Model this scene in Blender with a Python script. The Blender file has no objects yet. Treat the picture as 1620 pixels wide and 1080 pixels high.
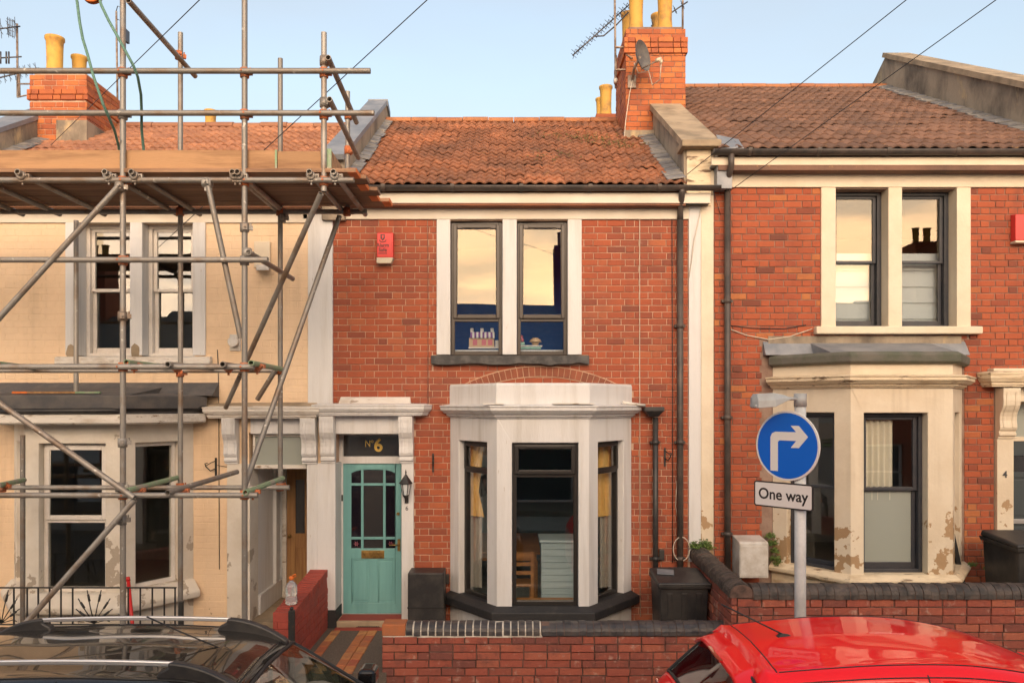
import bpy, math, random
from mathutils import Vector, Matrix
import numpy as np
R = math.radians
scene = bpy.context.scene
COL = scene.collection
rng = random.Random(7)

# ---------------------------------------------------------------- camera, sky, sun, exposure
CAMY, CAMZ, F = -10.6, 3.1, 1250.0
cam_d = bpy.data.cameras.new('camera')
cam = bpy.data.objects.new('camera', cam_d)
COL.objects.link(cam)
cam.location = (0, CAMY, CAMZ)
cam.rotation_euler = (R(90), 0, 0)
cam_d.sensor_width = 36
cam_d.lens = 36 * F / 1620
cam_d.shift_y = 100 / 1620
cam_d.clip_start = 0.1
cam_d.clip_end = 600
scene.camera = cam

SUN_EL, SUN_ROT = 9.0, 177.0          # sunset glow behind the viewer, low and soft
world = bpy.data.worlds.new('World')
scene.world = world
world.use_nodes = True
wn = world.node_tree
bg = wn.nodes['Background']
sky = wn.nodes.new('ShaderNodeTexSky')
sky.sky_type = 'NISHITA'
sky.sun_disc = False
sky.sun_elevation = R(SUN_EL)
sky.sun_rotation = R(SUN_ROT)
sky.air_density = 1.0
sky.dust_density = 5.0
sky.ozone_density = 0.7
# thin high cloud over the whole dome, and a bank of gold-lit cloud round the sunset
def _n(t): return wn.nodes.new(t)
_tc = _n('ShaderNodeTexCoord'); _mp = _n('ShaderNodeMapping'); _mp.inputs['Scale'].default_value = (1.2, 1.2, 3.5)
wn.links.new(_tc.outputs['Generated'], _mp.inputs[0])
_nz = _n('ShaderNodeTexNoise'); _nz.inputs['Scale'].default_value = 1.6; _nz.inputs['Detail'].default_value = 5
wn.links.new(_mp.outputs[0], _nz.inputs['Vector'])
def _range(src, a, b, c, d, smooth=False):
    r = _n('ShaderNodeMapRange'); r.inputs[1].default_value = a; r.inputs[2].default_value = b; r.inputs[3].default_value = c; r.inputs[4].default_value = d
    if smooth: r.interpolation_type = 'SMOOTHSTEP'
    wn.links.new(src, r.inputs[0]); return r.outputs[0]
def _mix(f, a, b):
    x = _n('ShaderNodeMix'); x.data_type = 'RGBA'; wn.links.new(f, x.inputs[0])
    for i, q in ((6, a), (7, b)):
        if isinstance(q, tuple): x.inputs[i].default_value = (*q, 1)
        else: wn.links.new(q, x.inputs[i])
    return x.outputs[2]
_veil = _mix(_range(_nz.outputs[0], 0.3, 0.7, 0.28, 0.50), sky.outputs[0], (1.28, 1.17, 1.09))
_dot = _n('ShaderNodeVectorMath'); _dot.operation = 'DOT_PRODUCT'; wn.links.new(_tc.outputs['Generated'], _dot.inputs[0])
_dot.inputs[1].default_value = (math.sin(R(SUN_ROT)) * math.cos(R(SUN_EL)), math.cos(R(SUN_ROT)) * math.cos(R(SUN_EL)), math.sin(R(SUN_EL)))
_bank = _n('ShaderNodeMath'); _bank.operation = 'MULTIPLY'
wn.links.new(_range(_dot.outputs['Value'], 0.70, 0.96, 0, 1, True), _bank.inputs[0]); wn.links.new(_range(_nz.outputs[0], 0.38, 0.62, 0.80, 0.98), _bank.inputs[1])
_n2 = _n('ShaderNodeTexNoise'); _n2.inputs['Scale'].default_value = 5.0; _n2.inputs['Detail'].default_value = 6; _n2.inputs['Distortion'].default_value = 0.6
wn.links.new(_mp.outputs[0], _n2.inputs['Vector'])
_gold = _mix(_bank.outputs[0], _veil, _mix(_range(_n2.outputs[0], 0.38, 0.62, 0, 1, True), (7.0, 5.3, 3.8), (20.0, 13.0, 7.2)))
wn.links.new(_gold, bg.inputs[0])
bg.inputs[1].default_value = 0.15

sun_d = bpy.data.lights.new('sun', 'SUN')
sun_d.energy = 0.6
sun_d.angle = R(60)
sun_d.color = (1.0, 0.93, 0.90)
sun = bpy.data.objects.new('sun', sun_d)
COL.objects.link(sun)
_sd = Vector((math.sin(R(SUN_ROT)) * math.cos(R(SUN_EL)), math.cos(R(SUN_ROT)) * math.cos(R(SUN_EL)), math.sin(R(SUN_EL))))
sun.rotation_euler = _sd.to_track_quat('Z', 'Y').to_euler()
sun.location = (0, -40, 20)

vs = scene.view_settings
vs.view_transform = 'Standard'
vs.look = 'None'
vs.gamma = 1
vs.use_curve_mapping = False
vs.exposure = 1.76

# ---------------------------------------------------------------- helpers
def X(px, y=0.0): return (px - 810) * (y - CAMY) / F
def Z(py, y=0.0): return CAMZ + (640 - py) * (y - CAMY) / F
def P(px, py, y=0.0): return Vector((X(px, y), y, Z(py, y)))


class MB:
    """collects primitives and links them as one mesh object"""
    def __init__(s):
        s.v, s.f, s.sm = [], [], []

    def add(s, verts, faces, smooth=False, M=None):
        b = len(s.v)
        if M is not None: verts = [M @ Vector(v) for v in verts]
        s.v += [tuple(v) for v in verts]
        s.f += [tuple(i + b for i in f) for f in faces]
        s.sm += [smooth] * len(faces)
        return s

    def box(s, x0, x1, y0, y1, z0, z1, M=None):
        v = [(x0, y0, z0), (x1, y0, z0), (x1, y1, z0), (x0, y1, z0), (x0, y0, z1), (x1, y0, z1), (x1, y1, z1), (x0, y1, z1)]
        return s.add(v, [(0, 3, 2, 1), (4, 5, 6, 7), (0, 1, 5, 4), (1, 2, 6, 5), (2, 3, 7, 6), (3, 0, 4, 7)], M=M)

    def hexa(s, bot, top, smooth=False):
        return s.add(list(bot) + list(top), [(0, 3, 2, 1), (4, 5, 6, 7), (0, 1, 5, 4), (1, 2, 6, 5), (2, 3, 7, 6), (3, 0, 4, 7)], smooth)

    def prism(s, poly, a, b, axis='x', smooth=False, M=None):
        n = len(poly)
        def mk(p, t):
            if axis == 'x': return (t, p[0], p[1])
            if axis == 'y': return (p[0], t, p[1])
            return (p[0], p[1], t)
        v = [mk(p, a) for p in poly] + [mk(p, b) for p in poly]
        s.add(v, [tuple(reversed(range(n))), tuple(range(n, 2 * n))], False, M)
        return s.add(v, [(i, (i + 1) % n, n + (i + 1) % n, n + i) for i in range(n)], smooth, M)

    def tube(s, p0, p1, r, n=10, r2=None, caps=True):
        p0, p1 = Vector(p0), Vector(p1)
        r2 = r if r2 is None else r2
        d = (p1 - p0).normalized()
        u = d.orthogonal().normalized(); w = d.cross(u)
        v = []
        for p, rr in ((p0, r), (p1, r2)):
            for i in range(n):
                a = 2 * math.pi * i / n
                v.append(p + (u * math.cos(a) + w * math.sin(a)) * rr)
        s.add(v, [(i, (i + 1) % n, n + (i + 1) % n, n + i) for i in range(n)], True)
        if caps: s.add(v, [tuple(reversed(range(n))), tuple(range(n, 2 * n))])
        return s

    def pipe(s, p0, p1, ro, ri, n=12):          # open ended tube with a wall
        p0, p1 = Vector(p0), Vector(p1)
        d = (p1 - p0).normalized(); u = d.orthogonal().normalized(); w = d.cross(u)
        v = []
        for p, rr in ((p0, ro), (p1, ro), (p0, ri), (p1, ri)):
            for i in range(n):
                a = 2 * math.pi * i / n
                v.append(p + (u * math.cos(a) + w * math.sin(a)) * rr)
        f1, f2 = [], []
        for i in range(n):
            j = (i + 1) % n
            f1 += [(i, j, n + j, n + i), (2 * n + j, 2 * n + i, 3 * n + i, 3 * n + j)]
            f2 += [(j, i, 2 * n + i, 2 * n + j), (n + i, n + j, 3 * n + j, 3 * n + i)]
        s.add(v, f1, True); return s.add(v, f2)

    def path(s, pts, r, n=6):
        pts = [Vector(p) for p in pts]
        rings = []
        u = (pts[1] - pts[0]).normalized().orthogonal().normalized()
        for i, p in enumerate(pts):
            d = (pts[min(i + 1, len(pts) - 1)] - pts[max(i - 1, 0)]).normalized()
            u = (u - d * u.dot(d))
            u = u.normalized() if u.length > 1e-6 else d.orthogonal().normalized()
            w = d.cross(u)
            rings.append([p + (u * math.cos(2 * math.pi * k / n) + w * math.sin(2 * math.pi * k / n)) * r for k in range(n)])
        v = [q for rg in rings for q in rg]
        f = []
        for i in range(len(pts) - 1):
            for k in range(n):
                f.append((i * n + k, i * n + (k + 1) % n, (i + 1) * n + (k + 1) % n, (i + 1) * n + k))
        s.add(v, f, True)
        return s.add(v, [tuple(reversed(range(n))), tuple(range((len(pts) - 1) * n, len(pts) * n))])

    def lathe(s, prof, c=(0, 0, 0), n=20, M=None, smooth=True):
        v, f = [], []
        for r, z in prof:
            for i in range(n):
                a = 2 * math.pi * i / n
                v.append((c[0] + r * math.cos(a), c[1] + r * math.sin(a), c[2] + z))
        for k in range(len(prof) - 1):
            for i in range(n):
                j = (i + 1) % n
                f.append((k * n + i, k * n + j, (k + 1) * n + j, (k + 1) * n + i))
        s.add(v, f, smooth, M)
        return s.add(v, [tuple(reversed(range(n))), tuple(range((len(prof) - 1) * n, len(prof) * n))], False, M)

    def sweep(s, pts, prof, smooth=False):
        """profile [(out, z)] closed polygon swept along plan points, mitred; outward is to the right of travel"""
        n = len(prof)
        pts = [Vector((p[0], p[1])) for p in pts]
        nor = []
        for i in range(len(pts) - 1):
            d = (pts[i + 1] - pts[i]).normalized(); nor.append(Vector((d.y, -d.x)))
        rings = []
        for i, p in enumerate(pts):
            if i == 0: m = nor[0]
            elif i == len(pts) - 1: m = nor[-1]
            else:
                m = (nor[i - 1] + nor[i]).normalized(); m = m / m.dot(nor[i])
            rings.append([(p.x + m.x * o, p.y + m.y * o, z) for o, z in prof])
        v = [q for r_ in rings for q in r_]
        f = []
        for i in range(len(pts) - 1):
            for k in range(n):
                f.append((i * n + k, (i + 1) * n + k, (i + 1) * n + (k + 1) % n, i * n + (k + 1) % n))
        s.add(v, f, smooth)
        L = (len(pts) - 1) * n
        return s.add(v, [tuple(range(n)), tuple(reversed(range(L, L + n)))])

    def mesh(s, name, m):
        me = bpy.data.meshes.new(name)
        me.from_pydata(s.v, [], s.f)
        me.polygons.foreach_set('use_smooth', s.sm)
        if m: me.materials.append(m)
        me.update()
        return me

    def obj(s, name, m, parent=None, bevel=0, segs=2, fix=True):
        me = s.mesh(name, m)
        if fix:
            import bmesh
            b = bmesh.new(); b.from_mesh(me)
            bmesh.ops.remove_doubles(b, verts=b.verts, dist=1e-5)
            bmesh.ops.recalc_face_normals(b, faces=b.faces)
            b.to_mesh(me); b.free()
        o = link(name, me, parent)
        if bevel:
            md = o.modifiers.new('bevel', 'BEVEL'); md.width = bevel; md.segments = segs; md.limit_method = 'ANGLE'; md.angle_limit = R(40)
        return o


def link(name, data, parent=None):
    o = bpy.data.objects.new(name, data)
    COL.objects.link(o)
    if parent is not None: adopt(o, parent)
    return o


def adopt(o, parent):
    o.parent = parent
    o.matrix_parent_inverse = wmat(parent).inverted()


def wmat(o):
    m = o.matrix_basis if o.parent is None else wmat(o.parent) @ o.matrix_parent_inverse @ o.matrix_basis
    return m.copy()


def tag(o, label=None, cat=None, group=None, kind=None):
    if label: o['label'] = label
    if cat: o['category'] = cat
    if group: o['group'] = group
    if kind: o['kind'] = kind
    return o


def thing(name, label, cat, loc=(0, 0, 0), group=None):
    o = bpy.data.objects.new(name, None)
    COL.objects.link(o)
    o.location = loc
    o.empty_display_size = 0.1
    return tag(o, label, cat, group)


class Fr:
    """vertical wall frame: u along, w inwards from the face, z up"""
    def __init__(s, p0, p1=None, d=None):
        s.p = Vector((p0[0], p0[1]))
        s.d = (Vector((p1[0], p1[1])) - s.p) if p1 is not None else Vector(d)
        s.L = s.d.length
        s.d.normalize()
        s.n = Vector((s.d.y, -s.d.x))
        s.M = Matrix(((s.d.x, -s.n.x, 0, s.p.x), (s.d.y, -s.n.y, 0, s.p.y), (0, 0, 1, 0), (0, 0, 0, 1)))
        s.ang = math.atan2(s.d.y, s.d.x)

    def box(s, mb, u0, u1, w0, w1, z0, z1): return mb.box(u0, u1, w0, w1, z0, z1, M=s.M)

    def at(s, u, w, z):
        return s.M @ Vector((u, w, z))

    def wall(s, mb, u0, u1, z0, z1, holes, w0, w1):
        us = sorted({u0, u1} | {min(max(a, u0), u1) for h in holes for a in h[:2]})
        zs = sorted({z0, z1} | {min(max(a, z0), z1) for h in holes for a in h[2:]})
        for i in range(len(us) - 1):
            for j in range(len(zs) - 1):
                cu, cz = (us[i] + us[i + 1]) / 2, (zs[j] + zs[j + 1]) / 2
                if any(h[0] < cu < h[1] and h[2] < cz < h[3] for h in holes): continue
                s.box(mb, us[i], us[i + 1], w0, w1, zs[j], zs[j + 1])
        return mb


FACADE = Fr((0, 0), d=(1, 0))

# ---------------------------------------------------------------- materials
def M(name, c, c2=None, rough=0.7, scale=3.0, lo=0.42, hi=0.62, bump=0.12, bscale=70, metal=0.0, coat=0.0, rnd=0.0,
      stretch=(1, 1, 1), c3=None, s3=9.0, lo3=0.6, hi3=0.66, fine=0.12, spec=0.5, dist=0.004, streak=None, hue=None, trans=0, z3=None, obj=False):
    m = bpy.data.materials.new(name)
    m.use_nodes = True
    nt = m.node_tree; N = nt.nodes; L = nt.links
    b = N['Principled BSDF']
    b.inputs['Roughness'].default_value = rough
    b.inputs['Metallic'].default_value = metal
    b.inputs['Coat Weight'].default_value = coat
    b.inputs['Coat Roughness'].default_value = 0.015
    b.inputs['Specular IOR Level'].default_value = spec
    if trans: b.inputs['Transmission Weight'].default_value = trans
    if obj:
        tc = N.new('ShaderNodeTexCoord'); pos = tc.outputs['Object']
    else:
        ge = N.new('ShaderNodeNewGeometry'); pos = ge.outputs['Position']
    mp = N.new('ShaderNodeMapping'); mp.inputs['Scale'].default_value = stretch
    L.new(pos, mp.inputs[0])

    def noise(sc, det=8, src=None):
        n = N.new('ShaderNodeTexNoise'); n.inputs['Scale'].default_value = sc; n.inputs['Detail'].default_value = det
        n.inputs['Roughness'].default_value = 0.6
        L.new(src if src else mp.outputs[0], n.inputs['Vector'])
        return n.outputs[0]

    def ramp(src, a, z):
        r = N.new('ShaderNodeMapRange'); r.inputs[1].default_value = a; r.inputs[2].default_value = z
        L.new(src, r.inputs[0]); return r.outputs[0]

    def mix(f, a, bb, mode='MIX'):
        x = N.new('ShaderNodeMix'); x.data_type = 'RGBA'; x.blend_type = mode
        if isinstance(f, float): x.inputs[0].default_value = f
        else: L.new(f, x.inputs[0])
        for i, q in ((6, a), (7, bb)):
            if isinstance(q, tuple): x.inputs[i].default_value = (*q, 1)
            else: L.new(q, x.inputs[i])
        return x.outputs[2]

    def math_(op, a, bb):
        x = N.new('ShaderNodeMath'); x.operation = op
        for i, q in enumerate((a, bb)):
            if isinstance(q, (int, float)): x.inputs[i].default_value = q
            else: L.new(q, x.inputs[i])
        return x.outputs[0]

    col = c
    if rnd:
        oi = N.new('ShaderNodeObjectInfo'); g2 = N.new('ShaderNodeNewGeometry')
        rr = math_('FRACT', math_('ADD', oi.outputs['Random'], math_('MULTIPLY', g2.outputs['Random Per Island'], 7.31)), 0)
        if hue:
            cr = N.new('ShaderNodeValToRGB'); e = cr.color_ramp.elements
            while len(e) < len(hue): e.new(0.5)
            for i, (pp, cc) in enumerate(hue): e[i].position = pp; e[i].color = (*cc, 1)
            L.new(rr, cr.inputs[0]); col = mix(float(rnd), c, cr.outputs[0])
        else:
            v = math_('ADD', math_('MULTIPLY', rr, 2 * rnd), 1 - rnd)
            hs = N.new('ShaderNodeHueSaturation'); hs.inputs['Color'].default_value = (*c, 1); L.new(v, hs.inputs['Value']); col = hs.outputs[0]
    if c2: col = mix(ramp(noise(scale), lo, hi), col, c2)
    if c3:
        f = noise(s3, 10)
        if z3:        # wear concentrated below a height (paint lost near the splash zone)
            sp = N.new('ShaderNodeSeparateXYZ'); L.new(ge.outputs['Position'], sp.inputs[0])
            f = math_('ADD', f, math_('MULTIPLY', ramp(sp.outputs[2], z3[0], z3[1]), z3[2]))
        col = mix(ramp(f, lo3, hi3), col, c3)
    if streak:                      # rain streaks: noise drawn out down the wall
        m3 = N.new('ShaderNodeMapping'); m3.inputs['Scale'].default_value = (5.5, 5.5, 0.32); L.new(pos, m3.inputs[0])
        sf = math_('MULTIPLY', ramp(noise(1.0, 6, m3.outputs[0]), 0.50, 0.72), streak[1])
        sf = math_('MULTIPLY', sf, ramp(noise(0.8, 3), 0.40, 0.62))
        col = mix(sf, col, streak[0])
    if fine:
        fv = math_('ADD', math_('MULTIPLY', noise(bscale * 0.6, 4), 2 * fine), 1 - fine)
        hs = N.new('ShaderNodeHueSaturation'); L.new(fv, hs.inputs['Value'])
        if isinstance(col, tuple): hs.inputs['Color'].default_value = (*col, 1)
        else: L.new(col, hs.inputs['Color'])
        col = hs.outputs[0]
    if isinstance(col, tuple): b.inputs['Base Color'].default_value = (*col, 1)
    else: L.new(col, b.inputs['Base Color'])
    if bump:
        bp = N.new('ShaderNodeBump'); bp.inputs['Strength'].default_value = bump; bp.inputs['Distance'].default_value = dist * 5
        L.new(noise(bscale, 6), bp.inputs['Height']); L.new(bp.outputs[0], b.inputs['Normal'])
    return m


def glass_mat(name, refl=0.16, tint=(0.85, 0.9, 0.88), rough=0.0, wav=0.02, dull=None, gtint=(1, 1, 1)):
    m = bpy.data.materials.new(name); m.use_nodes = True
    nt = m.node_tree; N = nt.nodes; L = nt.links
    out = N['Material Output']; N.remove(N['Principled BSDF'])
    tr = N.new('ShaderNodeBsdfTransparent'); tr.inputs[0].default_value = (*tint, 1)
    gl = N.new('ShaderNodeBsdfGlossy'); gl.inputs['Roughness'].default_value = rough; gl.inputs['Color'].default_value = (*gtint, 1)
    lw = N.new('ShaderNodeFresnel'); g0 = N.new('ShaderNodeNewGeometry'); mr = N.new('ShaderNodeMapRange'); mr.inputs[3].default_value = 1.5; mr.inputs[4].default_value = 1 / 1.5
    L.new(g0.outputs['Backfacing'], mr.inputs[0]); L.new(mr.outputs[0], lw.inputs[0])
    ad = N.new('ShaderNodeMath'); ad.operation = 'ADD'; ad.use_clamp = True; ad.inputs[1].default_value = refl - 0.04
    L.new(lw.outputs[0], ad.inputs[0])
    mx = N.new('ShaderNodeMixShader'); L.new(ad.outputs[0], mx.inputs[0])
    if dull:
        df = N.new('ShaderNodeBsdfDiffuse'); df.inputs[0].default_value = (*dull, 1)
        m2 = N.new('ShaderNodeMixShader'); m2.inputs[0].default_value = 0.75
        L.new(tr.outputs[0], m2.inputs[1]); L.new(df.outputs[0], m2.inputs[2]); L.new(m2.outputs[0], mx.inputs[1])
    else: L.new(tr.outputs[0], mx.inputs[1])
    L.new(gl.outputs[0], mx.inputs[2]); L.new(mx.outputs[0], out.inputs[0])
    if wav:
        ge = N.new('ShaderNodeNewGeometry'); n = N.new('ShaderNodeTexNoise'); n.inputs['Scale'].default_value = 1.6; n.inputs['Detail'].default_value = 0
        bp = N.new('ShaderNodeBump'); bp.inputs['Strength'].default_value = 1.0; bp.inputs['Distance'].default_value = wav
        L.new(ge.outputs['Position'], n.inputs['Vector']); L.new(n.outputs[0], bp.inputs['Height']); L.new(bp.outputs[0], gl.inputs['Normal'])
    return m


BR_HUE = [(0.0, (0.20, 0.06, 0.038)), (0.10, (0.31, 0.075, 0.036)), (0.5, (0.36, 0.085, 0.037)), (0.9, (0.40, 0.10, 0.042)), (1.0, (0.43, 0.13, 0.055))]
BR_HUE4 = [(0.0, (0.16, 0.05, 0.032)), (0.12, (0.32, 0.075, 0.036)), (0.6, (0.38, 0.088, 0.036)), (0.94, (0.40, 0.10, 0.04)), (1.0, (0.46, 0.17, 0.055))]
GW_HUE = [(0.0, (0.17, 0.06, 0.048)), (0.3, (0.27, 0.075, 0.05)), (0.7, (0.33, 0.085, 0.055)), (1.0, (0.38, 0.12, 0.07))]
CH_HUE = [(0.0, (0.30, 0.085, 0.038)), (0.5, (0.44, 0.125, 0.042)), (1.0, (0.52, 0.18, 0.055))]
m_brick = M('brick_red', (0.3, 0.08, 0.04), (0.21, 0.072, 0.048), rnd=0.85, hue=BR_HUE, scale=1.3, lo=0.47, hi=0.78, rough=0.85, bump=0.25, bscale=60, c3=(0.50, 0.30, 0.22), s3=6, lo3=0.64, hi3=0.84, streak=((0.14, 0.055, 0.04), 0.42))
m_brick4 = M('brick_orange_red', (0.3, 0.08, 0.04), (0.26, 0.07, 0.035), rnd=0.95, hue=BR_HUE4, scale=1.1, lo=0.5, hi=0.8, rough=0.85, bump=0.3, bscale=55, c3=(0.12, 0.05, 0.04), s3=6, lo3=0.64, hi3=0.78, streak=((0.10, 0.045, 0.04), 0.6))
m_brickgw = M('brick_garden_wall', (0.25, 0.06, 0.04), (0.13, 0.05, 0.04), rnd=0.9, hue=GW_HUE, scale=5, lo=0.52, hi=0.75, rough=0.9, bump=0.55, bscale=38, c3=(0.45, 0.29, 0.23), s3=9, lo3=0.58, hi3=0.74)
m_brickch = M('brick_chimney', (0.4, 0.1, 0.04), (0.25, 0.08, 0.045), rnd=0.9, hue=CH_HUE, scale=2.2, lo=0.5, hi=0.75, rough=0.85, bump=0.35, bscale=50)
m_brickarch = M('brick_arch_brown', (0.30, 0.095, 0.052), (0.22, 0.075, 0.045), rnd=0.2, scale=5, rough=0.85, bump=0.3, bscale=50)
m_brickpaint = M('brick_red_masonry_paint', (0.36, 0.06, 0.04), (0.28, 0.055, 0.04), rnd=0.12, scale=4, rough=0.7, bump=0.3, bscale=50)
m_mortar = M('mortar_pale', (0.60, 0.42, 0.31), (0.42, 0.26, 0.18), scale=4, rough=0.95, bump=0.3)
m_mortara = M('mortar_arch', (0.58, 0.40, 0.28), (0.45, 0.29, 0.2), scale=9, rough=0.95, bump=0.3)
m_mortar4 = M('mortar_grey', (0.30, 0.21, 0.165), (0.2, 0.12, 0.09), scale=3, rough=0.95, bump=0.3)
m_mortargw = M('mortar_dark', (0.16, 0.10, 0.08), (0.05, 0.035, 0.03), scale=6, rough=0.95, bump=0.4)
m_mortarw = M('mortar_white', (0.68, 0.64, 0.57), (0.5, 0.46, 0.4), scale=12, rough=0.9, bump=0.4)
m_white = M('white_masonry_paint', (0.67, 0.67, 0.67), (0.55, 0.535, 0.51), scale=1.6, lo=0.48, hi=0.8, rough=0.6, bump=0.25, bscale=28, fine=0.05, stretch=(4, 4, 0.4), c3=(0.40, 0.34, 0.27), s3=7, lo3=0.69, hi3=0.72, streak=((0.36, 0.33, 0.29), 0.7))
m_whiteold = M('white_paint_weathered', (0.69, 0.655, 0.60), (0.5, 0.44, 0.37), scale=5, lo=0.5, hi=0.7, rough=0.7, bump=0.4, bscale=25, fine=0.06, c3=(0.26, 0.19, 0.13), s3=8, lo3=0.60, hi3=0.68, stretch=(0.6, 1, 2))
m_frieze = M('cream_white_frieze', (0.70, 0.645, 0.55), (0.63, 0.56, 0.46), scale=1.5, rough=0.6, bump=0.12, bscale=20, fine=0.04)
m_cream = M('cream_masonry_paint', (0.72, 0.63, 0.49), (0.66, 0.56, 0.42), scale=1.8, rough=0.6, bump=0.2, bscale=25, fine=0.04, c3=(0.40, 0.26, 0.14), s3=4.5, lo3=0.73, hi3=0.738, z3=(2.15, 1.5, 0.20), streak=((0.40, 0.31, 0.21), 0.6))
m_creamtop = M('cream_masonry_paint_sound', (0.72, 0.63, 0.49), (0.66, 0.56, 0.42), scale=1.8, rough=0.6, bump=0.2, bscale=25, fine=0.04)
m_creamold = M('cream_paint_weathered', (0.74, 0.62, 0.44), (0.5, 0.38, 0.24), scale=5, lo=0.5, hi=0.7, rough=0.7, bump=0.4, bscale=25, c3=(0.16, 0.10, 0.06), s3=7, lo3=0.58, hi3=0.66, stretch=(0.5, 1, 2.4))
m_yellow = M('apricot_masonry_paint', (0.79, 0.59, 0.395), (0.73, 0.54, 0.355), scale=1.2, rough=0.65, bump=0.2, bscale=30, fine=0.04, c3=(0.35, 0.22, 0.13), s3=6, lo3=0.71, hi3=0.74, z3=(1.6, 0.3, 0.07), streak=((0.5, 0.36, 0.23), 0.5))
m_peel = M('white_paint_peeling', (0.70, 0.65, 0.57), (0.63, 0.57, 0.48), scale=2, rough=0.65, bump=0.25, bscale=25, fine=0.05, c3=(0.40, 0.34, 0.27), s3=3.2, lo3=0.715, hi3=0.722, z3=(2.0, 1.1, 0.14))
m_tile = M('clay_roof_tile', (0.30, 0.12, 0.06), (0.15, 0.072, 0.046), rnd=0.28, scale=1.2, lo=0.38, hi=0.66, rough=0.8, bump=0.35, bscale=45, c3=(0.36, 0.22, 0.08), s3=11, lo3=0.63, hi3=0.74)
m_tile4 = M('brown_roof_tile', (0.175, 0.096, 0.066), (0.105, 0.064, 0.05), rnd=0.24, scale=1.2, lo=0.42, hi=0.7, rough=0.8, bump=0.35, bscale=45, c3=(0.36, 0.21, 0.09), s3=12, lo3=0.63, hi3=0.75)
m_ridge = M('orange_ridge_tile', (0.40, 0.17, 0.075), (0.30, 0.12, 0.06), rnd=0.15, scale=3, rough=0.85, bump=0.4, bscale=40)
m_tilel = M('pale_clay_roof_tile', (0.38, 0.18, 0.10), (0.28, 0.13, 0.08), rnd=0.22, scale=1.6, rough=0.8, bump=0.35, bscale=45)
m_lead = M('lead_sheet', (0.20, 0.22, 0.25), (0.30, 0.31, 0.33), scale=2.5, rough=0.55, bump=0.15, bscale=20, metal=0.2)
m_slate = M('slate_flashing', (0.16, 0.16, 0.17), (0.30, 0.28, 0.25), scale=5, rough=0.7, bump=0.3, rnd=0.25)
m_render = M('stained_cement_render', (0.34, 0.28, 0.21), (0.12, 0.10, 0.08), scale=1.6, lo=0.45, hi=0.65, rough=0.9, bump=0.4, bscale=40, stretch=(1, 1, 0.5), c3=(0.45, 0.34, 0.2), s3=3, lo3=0.6, hi3=0.7)
m_stone = M('coping_stone', (0.40, 0.31, 0.21), (0.24, 0.19, 0.13), scale=3, rough=0.9, bump=0.4, bscale=40, rnd=0.12)
m_felt = M('roofing_felt', (0.085, 0.085, 0.09), (0.13, 0.12, 0.115), scale=4, rough=0.85, bump=0.3, bscale=90)
m_feltgreen = M('mossy_roofing_felt', (0.10, 0.11, 0.08), (0.15, 0.14, 0.12), scale=4, rough=0.9, bump=0.4, bscale=90)
m_black = M('black_plastic', (0.022, 0.022, 0.024), (0.045, 0.042, 0.04), scale=5, rough=0.45, bump=0.05, fine=0.1)
m_blackiron = M('black_painted_iron', (0.02, 0.02, 0.02), (0.08, 0.04, 0.025), scale=20, lo=0.6, hi=0.7, rough=0.5, bump=0.1)
m_pipe = M('dark_brown_rainwater_pipe', (0.05, 0.043, 0.04), (0.09, 0.07, 0.06), scale=4, rough=0.5, bump=0.05)
m_blacksill = M('black_masonry_paint', (0.022, 0.022, 0.024), (0.06, 0.055, 0.05), scale=6, lo=0.55, hi=0.75, rough=0.6, bump=0.25, bscale=30)
m_sillworn = M('worn_black_sill', (0.03, 0.03, 0.032), (0.09, 0.088, 0.085), scale=7, rough=0.55, bump=0.4, bscale=30, c3=(0.40, 0.33, 0.24), s3=10, lo3=0.66, hi3=0.72)
m_coping = M('dark_engineering_brick', (0.035, 0.035, 0.042), (0.075, 0.065, 0.062), scale=8, rough=0.42, bump=0.35, bscale=35, rnd=0.3, c3=(0.34, 0.08, 0.04), s3=9, lo3=0.70, hi3=0.72)
m_copingold = M('weathered_engineering_brick', (0.038, 0.034, 0.033), (0.095, 0.075, 0.064), scale=8, rough=0.6, bump=0.45, bscale=35, rnd=0.3)
m_brown = M('bronze_window_frame', (0.055, 0.042, 0.033), (0.045, 0.034, 0.027), scale=3, rough=0.35, bump=0.02, fine=0.03)
m_blackframe = M('black_window_frame', (0.022, 0.02, 0.019), rough=0.35, bump=0.02, fine=0.03)
m_navy = M('anthracite_sash_paint', (0.035, 0.04, 0.05), (0.05, 0.05, 0.058), scale=4, rough=0.4, bump=0.05)
m_sashwhite = M('white_sash_paint', (0.74, 0.70, 0.65), (0.66, 0.61, 0.55), scale=3, rough=0.5, bump=0.06)
m_teal = M('teal_door_paint', (0.17, 0.40, 0.40), (0.14, 0.34, 0.345), scale=3, rough=0.45, bump=0.1, bscale=40, stretch=(3, 3, 0.4), fine=0.04, c3=(0.30, 0.42, 0.36), s3=8, lo3=0.68, hi3=0.76)
m_navydoor = M('dark_grey_door_paint', (0.05, 0.065, 0.075), rough=0.4, bump=0.06)
m_pine = M('stripped_pine', (0.42, 0.23, 0.09), (0.30, 0.15, 0.06), scale=3, rough=0.55, bump=0.1, stretch=(8, 8, 0.5))
m_brass = M('aged_brass', (0.45, 0.29, 0.10), (0.25, 0.16, 0.06), scale=20, metal=0.9, rough=0.4, bump=0.05)
m_gold = M('gold_leaf', (0.75, 0.5, 0.12), metal=0.3, rough=0.35, bump=0)
m_steel = M('galvanised_scaffold_tube', (0.29, 0.27, 0.245), (0.22, 0.15, 0.10), rnd=0.22, scale=2.5, lo=0.48, hi=0.66, metal=0.4, rough=0.5, bump=0.12, bscale=60, c3=(0.50, 0.48, 0.44), s3=14, lo3=0.63, hi3=0.68, fine=0.15)
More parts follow.
